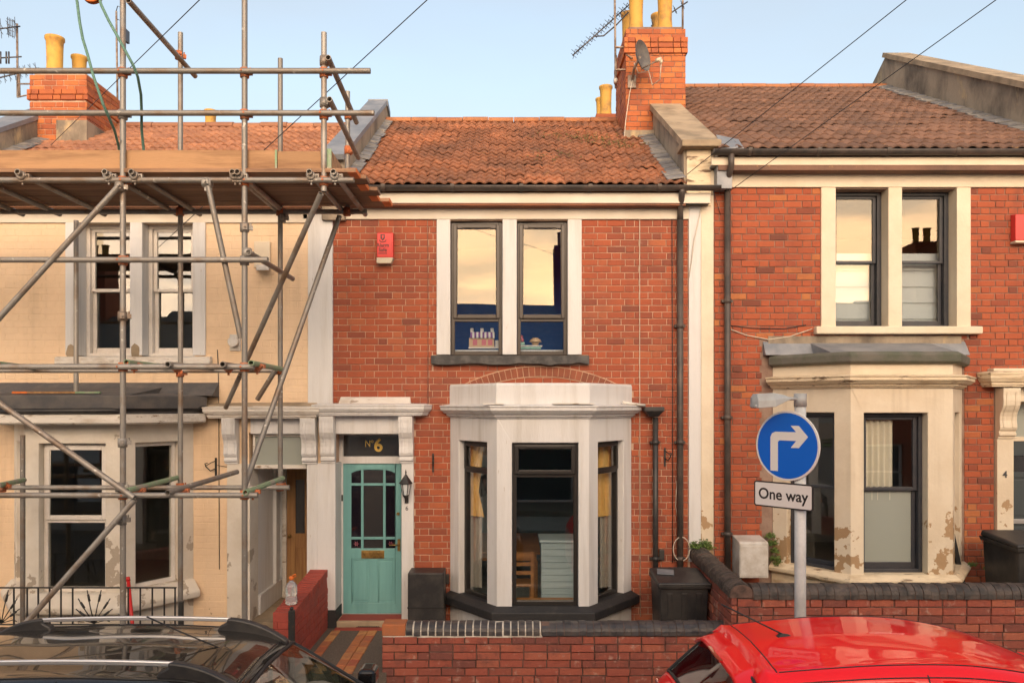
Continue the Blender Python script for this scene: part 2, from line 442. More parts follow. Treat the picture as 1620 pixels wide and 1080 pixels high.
m_steelgreen = M('green_painted_tube', (0.25, 0.36, 0.22), (0.36, 0.33, 0.27), scale=6, metal=0.2, rough=0.6, bump=0.1, lo=0.5, hi=0.6)
m_rust = M('rusty_orange_coupler', (0.58, 0.17, 0.06), (0.42, 0.19, 0.11), scale=9, rough=0.7, metal=0.2, bump=0.3, rnd=0.25)
m_board = M('scaffold_board_wood', (0.42, 0.24, 0.12), (0.25, 0.13, 0.065), scale=2.0, lo=0.45, hi=0.66, rough=0.75, bump=0.2, bscale=50, stretch=(0.5, 5, 5), rnd=0.15, c3=(0.26, 0.13, 0.06), s3=4, lo3=0.70, hi3=0.76)
m_boardu = M('scaffold_deck_wood', (0.36, 0.21, 0.125), (0.20, 0.115, 0.07), scale=2.0, rough=0.85, bump=0.3, bscale=50, stretch=(0.4, 6, 6), rnd=0.25)
m_orange = M('orange_paint', (0.75, 0.18, 0.03), rough=0.6, bump=0.1)
m_rope = M('green_rope', (0.14, 0.28, 0.22), (0.10, 0.20, 0.16), scale=60, rough=0.8, bump=0.3)
m_pot = M('yellow_chimney_pot', (0.62, 0.36, 0.07), (0.50, 0.27, 0.06), scale=4, rough=0.7, bump=0.15, rnd=0.1, c3=(0.22, 0.15, 0.07), s3=4, lo3=0.55, hi3=0.75)
m_aerial = M('grey_aerial_metal', (0.10, 0.10, 0.11), metal=0.6, rough=0.45, bump=0)
m_mast = M('weathered_mast_metal', (0.33, 0.28, 0.24), (0.2, 0.13, 0.09), scale=10, metal=0.4, rough=0.6, bump=0.1)
m_dish = M('grey_dish', (0.10, 0.095, 0.095), (0.15, 0.14, 0.13), scale=8, rough=0.6, bump=0.05)
m_cable = M('pale_cable', (0.6, 0.52, 0.42), rough=0.6, bump=0)
m_wire = M('dark_wire', (0.03, 0.03, 0.035), rough=0.6, bump=0, fine=0)
m_redplastic = M('red_alarm_plastic', (0.66, 0.045, 0.04), rough=0.4, bump=0.02, fine=0.02)
m_ink = M('black_print', (0.02, 0.015, 0.015), rough=0.5, bump=0, fine=0)
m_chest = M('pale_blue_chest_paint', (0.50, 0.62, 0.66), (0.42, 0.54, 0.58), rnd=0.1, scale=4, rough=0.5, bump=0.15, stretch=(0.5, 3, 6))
m_ivory = M('ivory_plastic', (0.62, 0.55, 0.42), (0.55, 0.47, 0.35), scale=6, rough=0.5, bump=0.03)
m_greybox = M('grey_white_plastic', (0.62, 0.60, 0.57), (0.48, 0.44, 0.39), scale=5, rough=0.5, bump=0.06, c3=(0.3, 0.25, 0.18), s3=4, lo3=0.66, hi3=0.76)
m_blue = M('blue_reflective_sheet', (0.0, 0.115, 0.62), rough=0.3, bump=0, fine=0.02)
m_signwhite = M('white_reflective_sheet', (0.70, 0.69, 0.68), rough=0.35, bump=0, fine=0.02)
m_signgrey = M('grey_sign_metal', (0.55, 0.57, 0.58), (0.46, 0.47, 0.47), scale=4, rough=0.5, bump=0.03)
m_lampgrey = M('grey_lamp_casing', (0.36, 0.38, 0.39), (0.3, 0.3, 0.3), scale=5, rough=0.45, bump=0.03)
m_lampglass = M('ribbed_lamp_lens', (0.62, 0.66, 0.68), rough=0.2, bump=0.2, bscale=60, spec=0.6)
m_redcar = M('red_car_paint', (0.95, 0.004, 0.010), rough=0.4, bump=0, fine=0, coat=0.8, spec=0.1)
m_blackcar = M('black_car_paint', (0.006, 0.006, 0.007), (0.012, 0.011, 0.010), scale=5, rough=0.25, bump=0, fine=0, coat=0.9, spec=0.15)
m_alu = M('satin_roof_rail', (0.72, 0.72, 0.73), metal=0.8, rough=0.28, bump=0, fine=0)
m_tyre = M('tyre_rubber', (0.02, 0.02, 0.02), rough=0.8)
m_alloy = M('alloy_wheel', (0.5, 0.5, 0.5), metal=0.9, rough=0.35, bump=0)
m_trim = M('black_car_trim', (0.015, 0.015, 0.016), rough=0.5, bump=0.03)
m_seat = M('dark_seat_fabric', (0.03, 0.03, 0.032), rough=0.9)
m_lightred = M('red_tail_lamp', (0.4, 0.01, 0.01), rough=0.15, bump=0, fine=0, coat=1)
m_lightclear = M('clear_headlamp', (0.6, 0.6, 0.6), rough=0.1, bump=0, fine=0, coat=1)
m_asphalt = M('asphalt', (0.07, 0.067, 0.064), (0.09, 0.085, 0.08), scale=0.8, rough=0.9, bump=0.5, bscale=120)
m_paving = M('pavement_slabs', (0.34, 0.31, 0.27), (0.27, 0.245, 0.21), scale=1.5, rough=0.9, bump=0.3)
m_kerb = M('kerb_stone', (0.28, 0.26, 0.23), (0.2, 0.18, 0.16), scale=3, rough=0.9, bump=0.3)
m_agg = M('dark_aggregate_concrete', (0.10, 0.08, 0.065), (0.17, 0.13, 0.10), scale=60, rough=0.9, bump=0.7, bscale=110, fine=0.25)
m_tilefloor = M('quarry_tile_orange', (0.44, 0.15, 0.05), (0.34, 0.13, 0.06), rnd=0.9, hue=[(0, (0.34, 0.08, 0.045)), (0.5, (0.45, 0.15, 0.05)), (1, (0.52, 0.26, 0.09))], scale=6, rough=0.7, bump=0.2)
m_soil = M('garden_ground', (0.14, 0.10, 0.075), (0.2, 0.16, 0.12), scale=5, rough=1, bump=0.6)
m_moss = M('mustard_moss', (0.12, 0.095, 0.025), (0.18, 0.11, 0.03), scale=9, rough=0.9, bump=0.2, rnd=0.3)
m_leaf = M('fern_green_leaf', (0.07, 0.13, 0.025), (0.12, 0.17, 0.035), scale=9, rough=0.6, bump=0.1, rnd=0.35)
m_leafdark = M('dark_green_leaf', (0.035, 0.07, 0.02), (0.06, 0.09, 0.03), scale=2, rough=0.6, bump=0, rnd=0.35)
m_bark = M('bark', (0.10, 0.075, 0.05), rough=0.95, bump=0.5)
m_bluewall = M('deep_blue_room_paint', (0.02, 0.17, 0.60), rough=0.8, bump=0.05)
m_tealwall = M('dark_teal_room_paint', (0.20, 0.38, 0.42), rough=0.8, bump=0.05)
m_darkroom = M('dim_room_paint', (0.40, 0.39, 0.36), rough=0.9, bump=0)
m_paleroom = M('pale_room_paint', (0.45, 0.43, 0.38), rough=0.9, bump=0)
m_floorboard = M('pale_blue_floorboard', (0.66, 0.76, 0.78), (0.55, 0.66, 0.69), rnd=0.15, scale=4, rough=0.5, bump=0.1)
m_oak = M('orange_oak', (0.50, 0.24, 0.08), (0.38, 0.17, 0.06), scale=3, rough=0.45, bump=0.08, stretch=(1, 6, 6))
m_curtgold = M('gold_curtain', (0.85, 0.55, 0.18), (0.75, 0.45, 0.13), scale=4, rough=0.9, bump=0.1, stretch=(6, 6, 0.5))
m_curtgrey = M('pale_grey_curtain', (0.42, 0.39, 0.34), rough=0.9, bump=0.1)
m_curtwhite = M('cream_white_curtain', (0.70, 0.66, 0.56), rough=0.9, bump=0.1)
m_blind = M('white_blind_slat', (0.66, 0.66, 0.62), rough=0.6, bump=0.03)
m_toywhite = M('toy_white', (0.75, 0.72, 0.68), rough=0.5, bump=0)
m_toypink = M('toy_pink', (0.62, 0.16, 0.22), rough=0.5, bump=0)
m_toymint = M('toy_mint', (0.35, 0.6, 0.52), rough=0.5, bump=0)
m_toypurple = M('toy_purple', (0.22, 0.08, 0.30), rough=0.5, bump=0)
m_toybuff = M('toy_buff', (0.62, 0.42, 0.26), rough=0.5, bump=0)
m_pearl = M('clear_plastic_bottle', (0.80, 0.82, 0.84), rough=0.1, bump=0.05, trans=0.75, fine=0)
m_redpole = M('red_plastic', (0.55, 0.02, 0.02), rough=0.4, bump=0)
g_up = glass_mat('sunset_tinted_window_glass', 0.055, (0.88, 0.91, 0.93), wav=0.0010, gtint=(1.0, 0.86, 0.66))  # gold gloss colour paints the sunset hue into what these panes mirror
g_bay = glass_mat('window_glass', 0.08, (0.96, 0.97, 0.96), wav=0.001)
g_left = glass_mat('dark_window_glass', 0.06, (0.82, 0.83, 0.81), wav=0.001)
g_frost = glass_mat('frosted_glass', 0.10, (0.75, 0.78, 0.75), rough=0.25, wav=0, dull=(0.42, 0.46, 0.42))
g_dark = glass_mat('obscured_door_glass', 0.10, (0.25, 0.25, 0.27), rough=0.12, wav=0, dull=(0.05, 0.05, 0.055))
g_stain = glass_mat('stained_door_glass', 0.10, (0.15, 0.10, 0.14), rough=0.05, wav=0, dull=(0.015, 0.012, 0.02))
g_car = glass_mat('tinted_car_glass', 0.10, (0.50, 0.60, 0.56), wav=0)
g_carclear = glass_mat('green_tinted_windscreen', 0.12, (0.62, 0.75, 0.68), wav=0)
# ---------------------------------------------------------------- brickwork, tiles, windows
_unit = {}
def unit_brick(m):
    if m.name not in _unit:
        cx, cz, cy = 0.02, 0.06, 0.10
        v = [(-.5, cy, -.5), (.5, cy, -.5), (.5, cy, .5), (-.5, cy, .5),
             (-.5 + cx, 0, -.5 + cz), (.5 - cx, 0, -.5 + cz), (.5 - cx, 0, .5 - cz), (-.5 + cx, 0, .5 - cz),
             (-.5, 1, -.5), (.5, 1, -.5), (.5, 1, .5), (-.5, 1, .5)]
        f = [(4, 5, 6, 7), (0, 1, 5, 4), (1, 2, 6, 5), (2, 3, 7, 6), (3, 0, 4, 7),
             (0, 8, 9, 1), (1, 9, 10, 2), (2, 10, 11, 3), (3, 11, 8, 0)]
        me = bpy.data.meshes.new('brick'); me.from_pydata(v, [], f); me.materials.append(m)
        _unit[m.name] = (me, v, f)
    return _unit[m.name]


def place_unit(name, me, parent, loc, ang, scale, rx=0.0):
    o = bpy.data.objects.new(name, me)
    COL.objects.link(o)
    o.rotation_euler = (rx, 0, ang); o.location = loc; o.scale = scale
    adopt(o, parent)
    return o


def in_view(p, margin=30):
    d = p.y - CAMY
    px, py = 810 + p.x * F / d, 640 - (p.z - CAMZ) * F / d
    return -margin < px < 1620 + margin and -margin < py < 1080 + margin


def brickwork(parent, fr, u0, u1, z0, z1, holes, m, pitch=0.088, bl=0.236, joint=0.009, limit=300, depth=0.04, rough=0.002,
              flemish=True, name='brick', hide=None, skew=0.0):
    hl = (bl - joint) / 2
    out = []
    n = int(round((z1 - z0) / pitch)); pz = (z1 - z0) / max(n, 1)
    r = random.Random(int(u0 * 1000) ^ int(z1 * 777))
    for k in range(n):
        za, zb = z0 + k * pz + joint / 2, z0 + (k + 1) * pz - joint / 2
        segs = [(u0, u1, za, zb)]
        for h in holes:
            if h[3] <= za or h[2] >= zb: continue
            nx = []
            for a, b, l, t in segs:
                if h[1] <= a or h[0] >= b: nx.append((a, b, l, t)); continue
                if a < h[0]: nx.append((a, h[0], l, t))
                if b > h[1]: nx.append((h[1], b, l, t))
                lo, hi = max(a, h[0]), min(b, h[1])
                if h[2] - l > 0.022: nx.append((lo, hi, l, h[2]))
                if t - h[3] > 0.022: nx.append((lo, hi, h[3], t))
            segs = nx
        u = u0 - (0 if k % 2 else (bl * 0.75 if flemish else bl * 0.5)) + (r.uniform(-0.01, 0.01))
        i = 0
        while u < u1:
            if flemish: L = bl if i % 2 == 0 else hl
            else: L = bl if r.random() > 0.12 else hl
            for a, b, l, t in segs:
                x0, x1 = max(u, a), min(u + L, b)
                if x1 - x0 > 0.025 and t - l > 0.02: out.append(((x0 + x1) / 2, x1 - x0, (l + t) / 2, t - l))
            u += L + joint; i += 1
    me, v, f = unit_brick(m)
    camp = Vector((0, CAMY, CAMZ))
    def key(b):
        p = fr.at(b[0], 0, b[2]); q = (p - camp).length / (b[1] * b[3]) ** 0.5
        if not in_view(p, 5): q += 1e4
        if hide and hide(p): q += 5e3
        return q
    out.sort(key=key)
    rest = MB()
    for j, (uc, w, zc, h) in enumerate(out):
        ww = -abs(r.gauss(0, rough)) + r.uniform(-rough, rough)
        tilt = r.gauss(0, skew) if skew else 0
        if j < limit:
            place_unit(name, me, parent, fr.at(uc, ww, zc), fr.ang + tilt, (w, depth, h))
        else:
            rest.add([(fr.M @ Vector((uc + q[0] * w, ww + q[1] * depth, zc + q[2] * h))) for q in v], f)
    if rest.v:
        o = rest.obj('brick', m, parent, fix=False); tag(o, kind='stuff')
    return len(out)


_tile = {}
def tile_mesh(m, w=0.33, L=0.40):
    k = (m.name, w, L)
    if k not in _tile:
        prof = []
        for c in (0.25, 0.75):
            for t, h in ((-0.25, 0.0), (-0.20, 0.003), (-0.15, 0.016), (-0.07, 0.029), (0.03, 0.029), (0.11, 0.015), (0.16, 0.003)):
                prof.append(((c + t) * w, h))
        prof.append((w * 1.0, 0.0))
        n = len(prof)
        fz, t = 0.030, 0.016
        v = [(x, 0, h + fz) for x, h in prof] + [(x, L, h) for x, h in prof] + [(x, 0, h * 0.8 + fz - t) for x, h in prof]
        f = [(i, i + 1, n + i + 1, n + i) for i in range(n - 1)] + [(2 * n + i, 2 * n + i + 1, i + 1, i) for i in range(n - 1)]
        f += [(0, n, 2 * n), (n - 1, 3 * n - 1, 2 * n - 1)]
        me = bpy.data.meshes.new('roof_tile'); me.from_pydata(v, [], f); me.materials.append(m)
        me.polygons.foreach_set('use_smooth', [True] * (n - 1) + [False] * (n + 1))
        _tile[k] = me
    return _tile[k]


def roof(house, x0, x1, ye, ze, yr, zr, m, m_ridge, gauge=0.285, limit=300, w=0.33):
    """front slope of tiles over a solid roof body with a back slope"""
    b = MB()
    yb = 2 * yr - ye
    b.prism([(ye + 0.05, ze - 0.06), (yr, zr - 0.06), (yb, ze - 0.06), (yb, ze - 0.25), (ye + 0.05, ze - 0.25)], x0, x1, 'x')
    rf = b.obj('roof', m, house)
    sl = Vector((0, yr - ye, zr - ze)); Ls = sl.length; sl.normalize()
    pitch = math.atan2(sl.z, sl.y)
    nr = int(Ls / gauge) + 1; g = Ls / nr
    nc = int(math.ceil((x1 - x0) / w)); ww = (x1 - x0) / nc
    me = tile_mesh(m, ww + 0.004, g + 0.09)
    spots = []
    for i in range(nr):
        for j in range(nc):
            spots.append(Vector((x0 + j * ww, ye + sl.y * g * i, ze + sl.z * g * i)))
    camp = Vector((0, CAMY, CAMZ))
    spots.sort(key=lambda p: (p - camp).length + (0 if in_view(p, 20) else 1000))
    rest = MB()
    r = random.Random(5)
    for k, p in enumerate(spots):
        q = p + Vector((r.uniform(-.006, .006), r.uniform(-.008, .008), r.uniform(-.004, .007)))
        if k < limit:
            o = place_unit('roof_tile', me, rf, q, r.gauss(0, 0.008), (1, 1, 1), pitch + r.gauss(0, 0.010))
        else:
            mt = Matrix.Translation(q) @ Matrix.Rotation(pitch, 4, 'X')
            rest.add([mt @ vv.co for vv in me.vertices], [tuple(pp.vertices) for pp in me.polygons], True)
    if rest.v: tag(rest.obj('roof_tile', m, rf, fix=False), kind='stuff')
    n = int((x1 - x0) / 0.45)
    rm = MB(); rl = (x1 - x0) / n
    rm.prism([(0.13 * math.cos(a), 0.11 * math.sin(a) - 0.02) for a in [math.pi * t / 8 for t in range(9)]], 0, rl - 0.01, 'x', smooth=True)
    rme = rm.mesh('ridge_tile', m_ridge)
    for i in range(n):
        place_unit('ridge_tile', rme, rf, (x0 + i * rl, yr, zr + r.uniform(-.008, .008)), 0, (1, 1, 1))
    return rf


def rect_frame(mb, fr, u0, u1, z0, z1, w0, w1, t, tb=None, tt=None):
    tb = t if tb is None else tb; tt = t if tt is None else tt
    fr.box(mb, u0, u0 + t, w0, w1, z0, z1); fr.box(mb, u1 - t, u1, w0, w1, z0, z1)
    fr.box(mb, u0 + t, u1 - t, w0, w1, z0, z0 + tb); fr.box(mb, u0 + t, u1 - t, w0, w1, z1 - tt, z1)


def pane(parent, fr, u0, u1, z0, z1, w, m, name='pane'):
    b = MB(); fr.box(b, u0, u1, w, w + 0.008, z0, z1)
    return b.obj(name, m, parent, fix=False)


def casement(parent, fr, u0, u1, z0, z1, w, zt, m, g, t=0.055, st=0.05, pt=0.01, name='window', part=None, vent=False, top_sash=True):
    """fixed light below, opening light above the transom at zt"""
    b = MB()
    rect_frame(b, fr, u0, u1, z0, z1, w, w + 0.07, t)
    fr.box(b, u0 + t, u1 - t, w + 0.002, w + 0.07, zt - 0.03, zt + 0.03)
    o = b.obj(name, m, part or parent, bevel=0.006)
    tgt = part or o
    a0, a1, b0, b1 = (u0 + t * 0.55, u1 - t * 0.55, zt + 0.012, z1 - t * 0.55)
    c = MB(); rect_frame(c, fr, a0, a1, b0, b1, w - 0.022, w - 0.001, st)
    s = c.obj('sash', m, tgt, bevel=0.008)
    pane(tgt, fr, a0 + st - 0.004, a1 - st + 0.004, b0 + st - 0.004, b1 - st + 0.004, w + 0.004, g)
    pane(tgt, fr, u0 + t - 0.004, u1 - t + 0.004, z0 + t - 0.004, zt - 0.026, w + 0.03, g)
    if vent:
        v = MB(); mid = (u0 + u1) / 2; hw = (u1 - u0) * 0.28
        fr.box(v, mid - hw, mid + hw, w - 0.036, w - 0.0225, b1 - st * 0.75, b1 - st * 0.25)
        v.obj('trickle_vent', m, tgt, bevel=0.003)
    return o


def sash_window(parent, fr, u0, u1, z0, z1, w, zm, m, g, t=0.05, part=None, box_t=0.06, g2=None):
    b = MB(); rect_frame(b, fr, u0, u1, z0, z1, w, w + 0.14, box_t, tb=0.04)
    o = b.obj('window', m, part or parent, bevel=0.005)
    tgt = part or o
    a0, a1 = u0 + box_t, u1 - box_t
    for nm, y0, y1, ww, gg in (('upper_sash', zm - 0.02, z1 - box_t, w + 0.035, g), ('lower_sash', z0 + 0.04, zm + 0.02, w + 0.075, g2 or g)):
        c = MB(); rect_frame(c, fr, a0 + 0.002, a1 - 0.002, y0, y1 - 0.002, ww, ww + 0.038, t, tb=t * (1.5 if nm == 'lower_sash' else 0.8), tt=t * 0.8)
        c.obj(nm, m, tgt, bevel=0.006)
        pane(tgt, fr, a0 + t, a1 - t, y0 + t * 0.7, y1 - t * 0.7, ww + 0.016, gg)
    return o


def room(parent, x0, x1, y0, y1, z0, z1, m, mf=None, name='room'):
    b = MB(); t = 0.04
    b.box(x0 - t, x1 + t, y1, y1 + t, z0 - t, z1 + t)
    b.box(x0 - t, x0, y0, y1, z0 - t, z1 + t); b.box(x1, x1 + t, y0, y1, z0 - t, z1 + t)
    b.box(x0, x1, y0, y1, z1, z1 + t); b.box(x0, x1, y0, y1, z0 - t, z0)
    return b.obj(name, m, parent)


def console(parent, x0, x1, z0, z1, d, m, y=0.0):
    """S-scroll door bracket"""
    h = z1 - z0
    pr = [(0, 1), (-1, 1), (-1, .94), (-.97, .86), (-.99, .76), (-.95, .66), (-.80, .58), (-.66, .52), (-.58, .44), (-.56, .36), (-.60, .28),
          (-.62, .22), (-.56, .17), (-.44, .155), (-.44, .12), (-.52, .11), (-.52, .06), (-.36, .04), (-.36, 0), (0, 0)]
    poly = [(y + p[0] * d, z0 + p[1] * h) for p in pr]
    b = MB(); b.prism(poly, x0, x1, 'x')
    g = (x1 - x0) * 0.16
    b.prism([(y + (p[0] - 0.05) * d if p[0] < 0 else y, z0 + p[1] * h) for p in pr[2:12]] + [(y, z0 + .22 * h)], x0 + g, x0 + 2 * g, 'x')
    b.prism([(y + (p[0] - 0.05) * d if p[0] < 0 else y, z0 + p[1] * h) for p in pr[2:12]] + [(y, z0 + .22 * h)], x1 - 2 * g, x1 - g, 'x')
    return b.obj('bracket', m, parent, bevel=0.006)


CORN = [(-0.02, 0), (0.03, 0), (0.03, 0.10), (0.06, 0.14), (0.06, 0.30), (0.10, 0.34), (0.14, 0.55), (0.155, 0.60), (0.155, 0.85), (0.17, 0.88), (0.17, 1.0), (-0.02, 1.12)]
def cornice(parent, pts, z0, z1, m, out=1.0, name='cornice', bevel=0.006):
    b = MB(); b.sweep(pts, [(o * out if o > 0 else o, z0 + (z1 - z0) * t) for o, t in CORN])
    return b.obj(name, m, parent, bevel=bevel)


def downpipe(parent, x, y, z0, z1, r=0.036, m=None, top=None):
    b = MB(); b.tube((x, y, z0), (x, y, z1), r, 14)
    o = b.obj('downpipe', m or m_pipe, parent)
    z = z0 + 0.9
    while z < z1:
        c = MB(); c.tube((x, y, z), (x, y, z + 0.06), r + 0.008, 14); c.box(x - r - .03, x + r + .03, y + .01, -0.001, z + 0.015, z + .045); z += 1.55
        c.obj('pipe_collar', m or m_pipe, o)
    if top: MB().path(top, r * 0.95, 12).obj('pipe_bend', m or m_pipe, o)
    return o


def gutter(parent, x0, x1, y, z, m, r=0.062):
    a = [math.pi + math.pi * t / 10 for t in range(11)]
    outer = [(y + r * math.cos(t), z + r * math.sin(t)) for t in a]
    inner = [(y + (r - .006) * math.cos(t), z + (r - .006) * math.sin(t)) for t in reversed(a)]
    b = MB(); b.prism(outer + inner, x0, x1, 'x', smooth=True)
    b.box(x0 - .004, x0 + .004, y - r, y + r, z - r * .7, z); b.box(x1 - .004, x1 + .004, y - r, y + r, z - r * .7, z)
    o = b.obj('gutter', m, parent)
    x = x0 + 0.45
    while x < x1:
        c = MB(); c.prism([(y + (r + .006) * math.cos(t), z + (r + .006) * math.sin(t)) for t in a] + [(y + r, z + .012), (y - r - .006, z + .012)], x, x + 0.05, 'x'); x += 0.9
        c.obj('gutter_bracket', m, o)
    return o


def text(parent, s, m, size, loc, rot=(R(90), 0, 0), depth=0.003, name='lettering', align='CENTER', shear=0, sx=1.0, bold=0.0):
    cu = bpy.data.curves.new('t', 'FONT'); cu.body = s; cu.size = size; cu.extrude = depth; cu.align_x = align; cu.align_y = 'CENTER'; cu.shear = shear
    cu.offset = bold; cu.resolution_u = 4
    t = bpy.data.objects.new('t', cu); COL.objects.link(t)
    bpy.context.view_layer.update()
    me = bpy.data.meshes.new_from_object(t)
    bpy.data.objects.remove(t); bpy.data.curves.remove(cu)
    me.materials.clear(); me.materials.append(m)
    o = bpy.data.objects.new(name, me); COL.objects.link(o)
    o.location = loc; o.rotation_euler = rot; o.scale = (sx, 1, 1)
    if parent is not None: adopt(o, parent)
    return o


def bay_body(parent, xl, fl, frx, xr, d, z0, zop0, zop1, z1, m, fop, sop, t=0.16):
    """canted bay: part with its walls; returns (part, left, front, right frames)"""
    b = MB()
    A, B, C, D = (xl, 0), (fl, -d), (frx, -d), (xr, 0)
    fL, fF, fR = Fr(A, B), Fr(B, C), Fr(C, D)
    sl = (sop[0] * fL.L, sop[1] * fL.L); sr = ((1 - sop[1]) * fR.L, (1 - sop[0]) * fR.L)
    for f, u in ((fL, sl), (fF, fop), (fR, sr)):
        f.wall(b, 0, f.L, z0, z1, [(u[0], u[1], zop0, zop1)], 0, t)
    o = b.obj('bay_window', m, parent, bevel=0.010)
    return o, fL, fF, fR, sl, sr, [A, B, C, D]


def flat_poly(parent, pts, z0, z1, m, name):
    b = MB(); b.prism([(p[0], p[1]) for p in pts], z0, z1, 'z')
    return b.obj(name, m, parent, bevel=0.008)
# ---------------------------------------------------------------- ground, road, pavements
def sheet(name, x0, x1, y0, y1, z, m, n=1):
    b = MB(); b.box(x0, x1, y0, y1, z - 0.2, z)
    return tag(b.obj(name, m), kind='structure')
tag(MB().box(-150, 150, -150, 150, -0.8, -0.40).obj('ground', m_soil), kind='structure')
sheet('road', -60, 60, -10.6, -4.20, -0.12, m_asphalt)
pav = sheet('pavement', -60, 60, -4.05, -1.86, -0.03, m_paving)
kb = tag(MB().box(-60, 60, -4.20, -4.05, -0.3, -0.026).obj('kerb', m_kerb), kind='structure')
sheet('far_pavement', -60, 60, -13.0, -10.75, -0.03, m_paving)
tag(MB().box(-60, 60, -10.75, -10.6, -0.3, -0.026).obj('far_kerb', m_kerb), kind='structure')
sheet('far_garden', -60, 60, -15.0, -13.0, 0.12, m_soil)
sheet('left_garden', -12, -2.47, -1.70, 0.4, 0.12, m_agg)
path = sheet('garden_path', -2.47, -1.40, -1.80, 0.4, 0.12, m_agg)
sheet('front_garden', -1.40, 2.58, -1.62, 0.4, 0.122, m_soil)
sheet('raised_garden', 2.58, 12, -1.85, 0.4, 0.45, m_soil)
# path tiles
tm = MB(); tm.hexa([(-.057, -.115, 0), (.057, -.115, 0), (.057, .115, 0), (-.057, .115, 0)], [(-.053, -.111, .012), (.053, -.111, .012), (.053, .111, .012), (-.053, .111, .012)])
tme = tm.mesh('path_tile', m_tilefloor)
for cx in (-1.95, -1.832, -2.32):
    y = -1.72
    while y < -0.10:
        place_unit('path_tile', tme, path, (cx + rng.uniform(-.003, .003), y, 0.119 + rng.uniform(0, .003)), rng.gauss(0, .01), (1, 1, 1)); y += 0.236
b = MB(); b.box(-2.35, -1.47, -0.16, -0.06, 0.118, 0.135)
b.obj('path_edging', m_brickpaint, path)
g = MB()
for i in range(12): g.box(-2.06 + i * .024, -2.046 + i * .024, -0.055, 0.03, 0.121, 0.14)
g.box(-2.08, -1.76, -0.062, -0.052, .121, .142); g.box(-2.08, -1.76, .03, .04, .121, .142)
g.obj('drain_grate', m_blackiron, path)
# ---------------------------------------------------------------- centre house (No 6)
H6 = thing('terraced_house', 'red brick terraced house with the teal front door and white canted bay', 'house', (0, 0, 0.12))
D = 0.85
# openings on the facade plane: (x0, x1, z0, z1)
UW = (X(691), X(920), Z(565), Z(347))                 # upper window surround
BAY = (X(712), X(999), 0.1, 3.38)
DOOR = (-2.60, X(655), 0.1, Z(637))
w = MB()
FACADE.wall(w, -2.56, 2.70, 0.0, 5.9, [(X(712) - .02, X(898) + .02, Z(561) - .03, Z(349)), (-0.72, 1.50, 0.3, 2.80), (-2.385, -1.45, 0.1, 2.73)], 0.008, 0.30)
w.box(-2.56, 2.70, 6.3, 6.5, 0, 5.9)
w.box(-2.56, -2.50, 0.30, 6.3, 0, 5.9); w.box(2.64, 2.70, 0.30, 6.3, 0, 5.9)
w.obj('wall', m_mortar, H6)
# relieving arch over the bay: one ring of voussoirs
acx, arc_r, ath = 0.385, 2.28, 0.125
acz = Z(580) - arc_r
th = math.asin(1.02 / arc_r)
def in_arch(p): return False
brickwork(H6, FACADE, X(527), X(1088), 0.12, Z(348), [UW, (X(683), X(931), Z(578), Z(561)), BAY, DOOR], m_brick, limit=300,
          hide=lambda p: p.z < 0.62)
ring = MB()
N_ = 40
ring.prism([(acx + (arc_r + .012) * math.sin(a), acz + (arc_r + .012) * math.cos(a)) for a in [(-th + 2 * th * i / N_) for i in range(N_ + 1)]] +
           [(acx + (arc_r - ath - .012) * math.sin(a), acz + (arc_r - ath - .012) * math.cos(a)) for a in [(th - 2 * th * i / N_) for i in range(N_ + 1)]], -0.006, 0.02, 'y')
ring.obj('arch_mortar', m_mortara, H6)
nv = 26
vm = MB(); aw = 2 * th / nv
for _ in (0,):
    lo, hi = (arc_r - ath) * math.tan(aw / 2) - .004, arc_r * math.tan(aw / 2) - .004
    vm.hexa([(-lo, 0, -ath), (lo, 0, -ath), (lo, .03, -ath), (-lo, .03, -ath)], [(-hi, 0, 0), (hi, 0, 0), (hi, .03, 0), (-hi, .03, 0)])
vme = vm.mesh('arch_brick', m_brickarch)
for i in range(nv):
    a = -th + aw * (i + .5)
    o = bpy.data.objects.new('arch_brick', vme); COL.objects.link(o)
    o.rotation_euler = (0, a, 0); o.location = (acx + arc_r * math.sin(a), -0.012 + rng.uniform(-.002, .002), acz + arc_r * math.cos(a)); adopt(o, H6)

# stucco dressings
def trim(x0, x1, z0, z1, out, m, name, parent=H6, y1=0.02, bevel=0.006):
    b = MB(); b.box(x0, x1, -out, y1, z0, z1); return b.obj(name, m, parent, bevel=bevel)
trim(X(488), X(527), 3.095, Z(322), .035, m_white, 'pilaster')
trim(X(1089), X(1108), 1.0, Z(310), .035, m_white, 'pilaster')
trim(X(1108) + .002, X(1128), 1.0, Z(310), .032, m_cream, 'pilaster')
trim(X(480), X(1115), Z(347.5), Z(327), .03, m_frieze, 'frieze')
trim(X(480), X(1115), Z(326.6), Z(318), .06, m_frieze, 'soffit_strip')
b = MB(); b.box(X(540), X(1118), -.19, .02, 5.755, 5.78); b.obj('soffit', m_black, H6)
b = MB(); b.box(X(540), X(1118), -.205, -.18, 5.75, 5.885); b.obj('fascia', m_frieze, H6, bevel=.004)
gutter(H6, X(556), X(1131), -.27, 5.955, m_pipe)
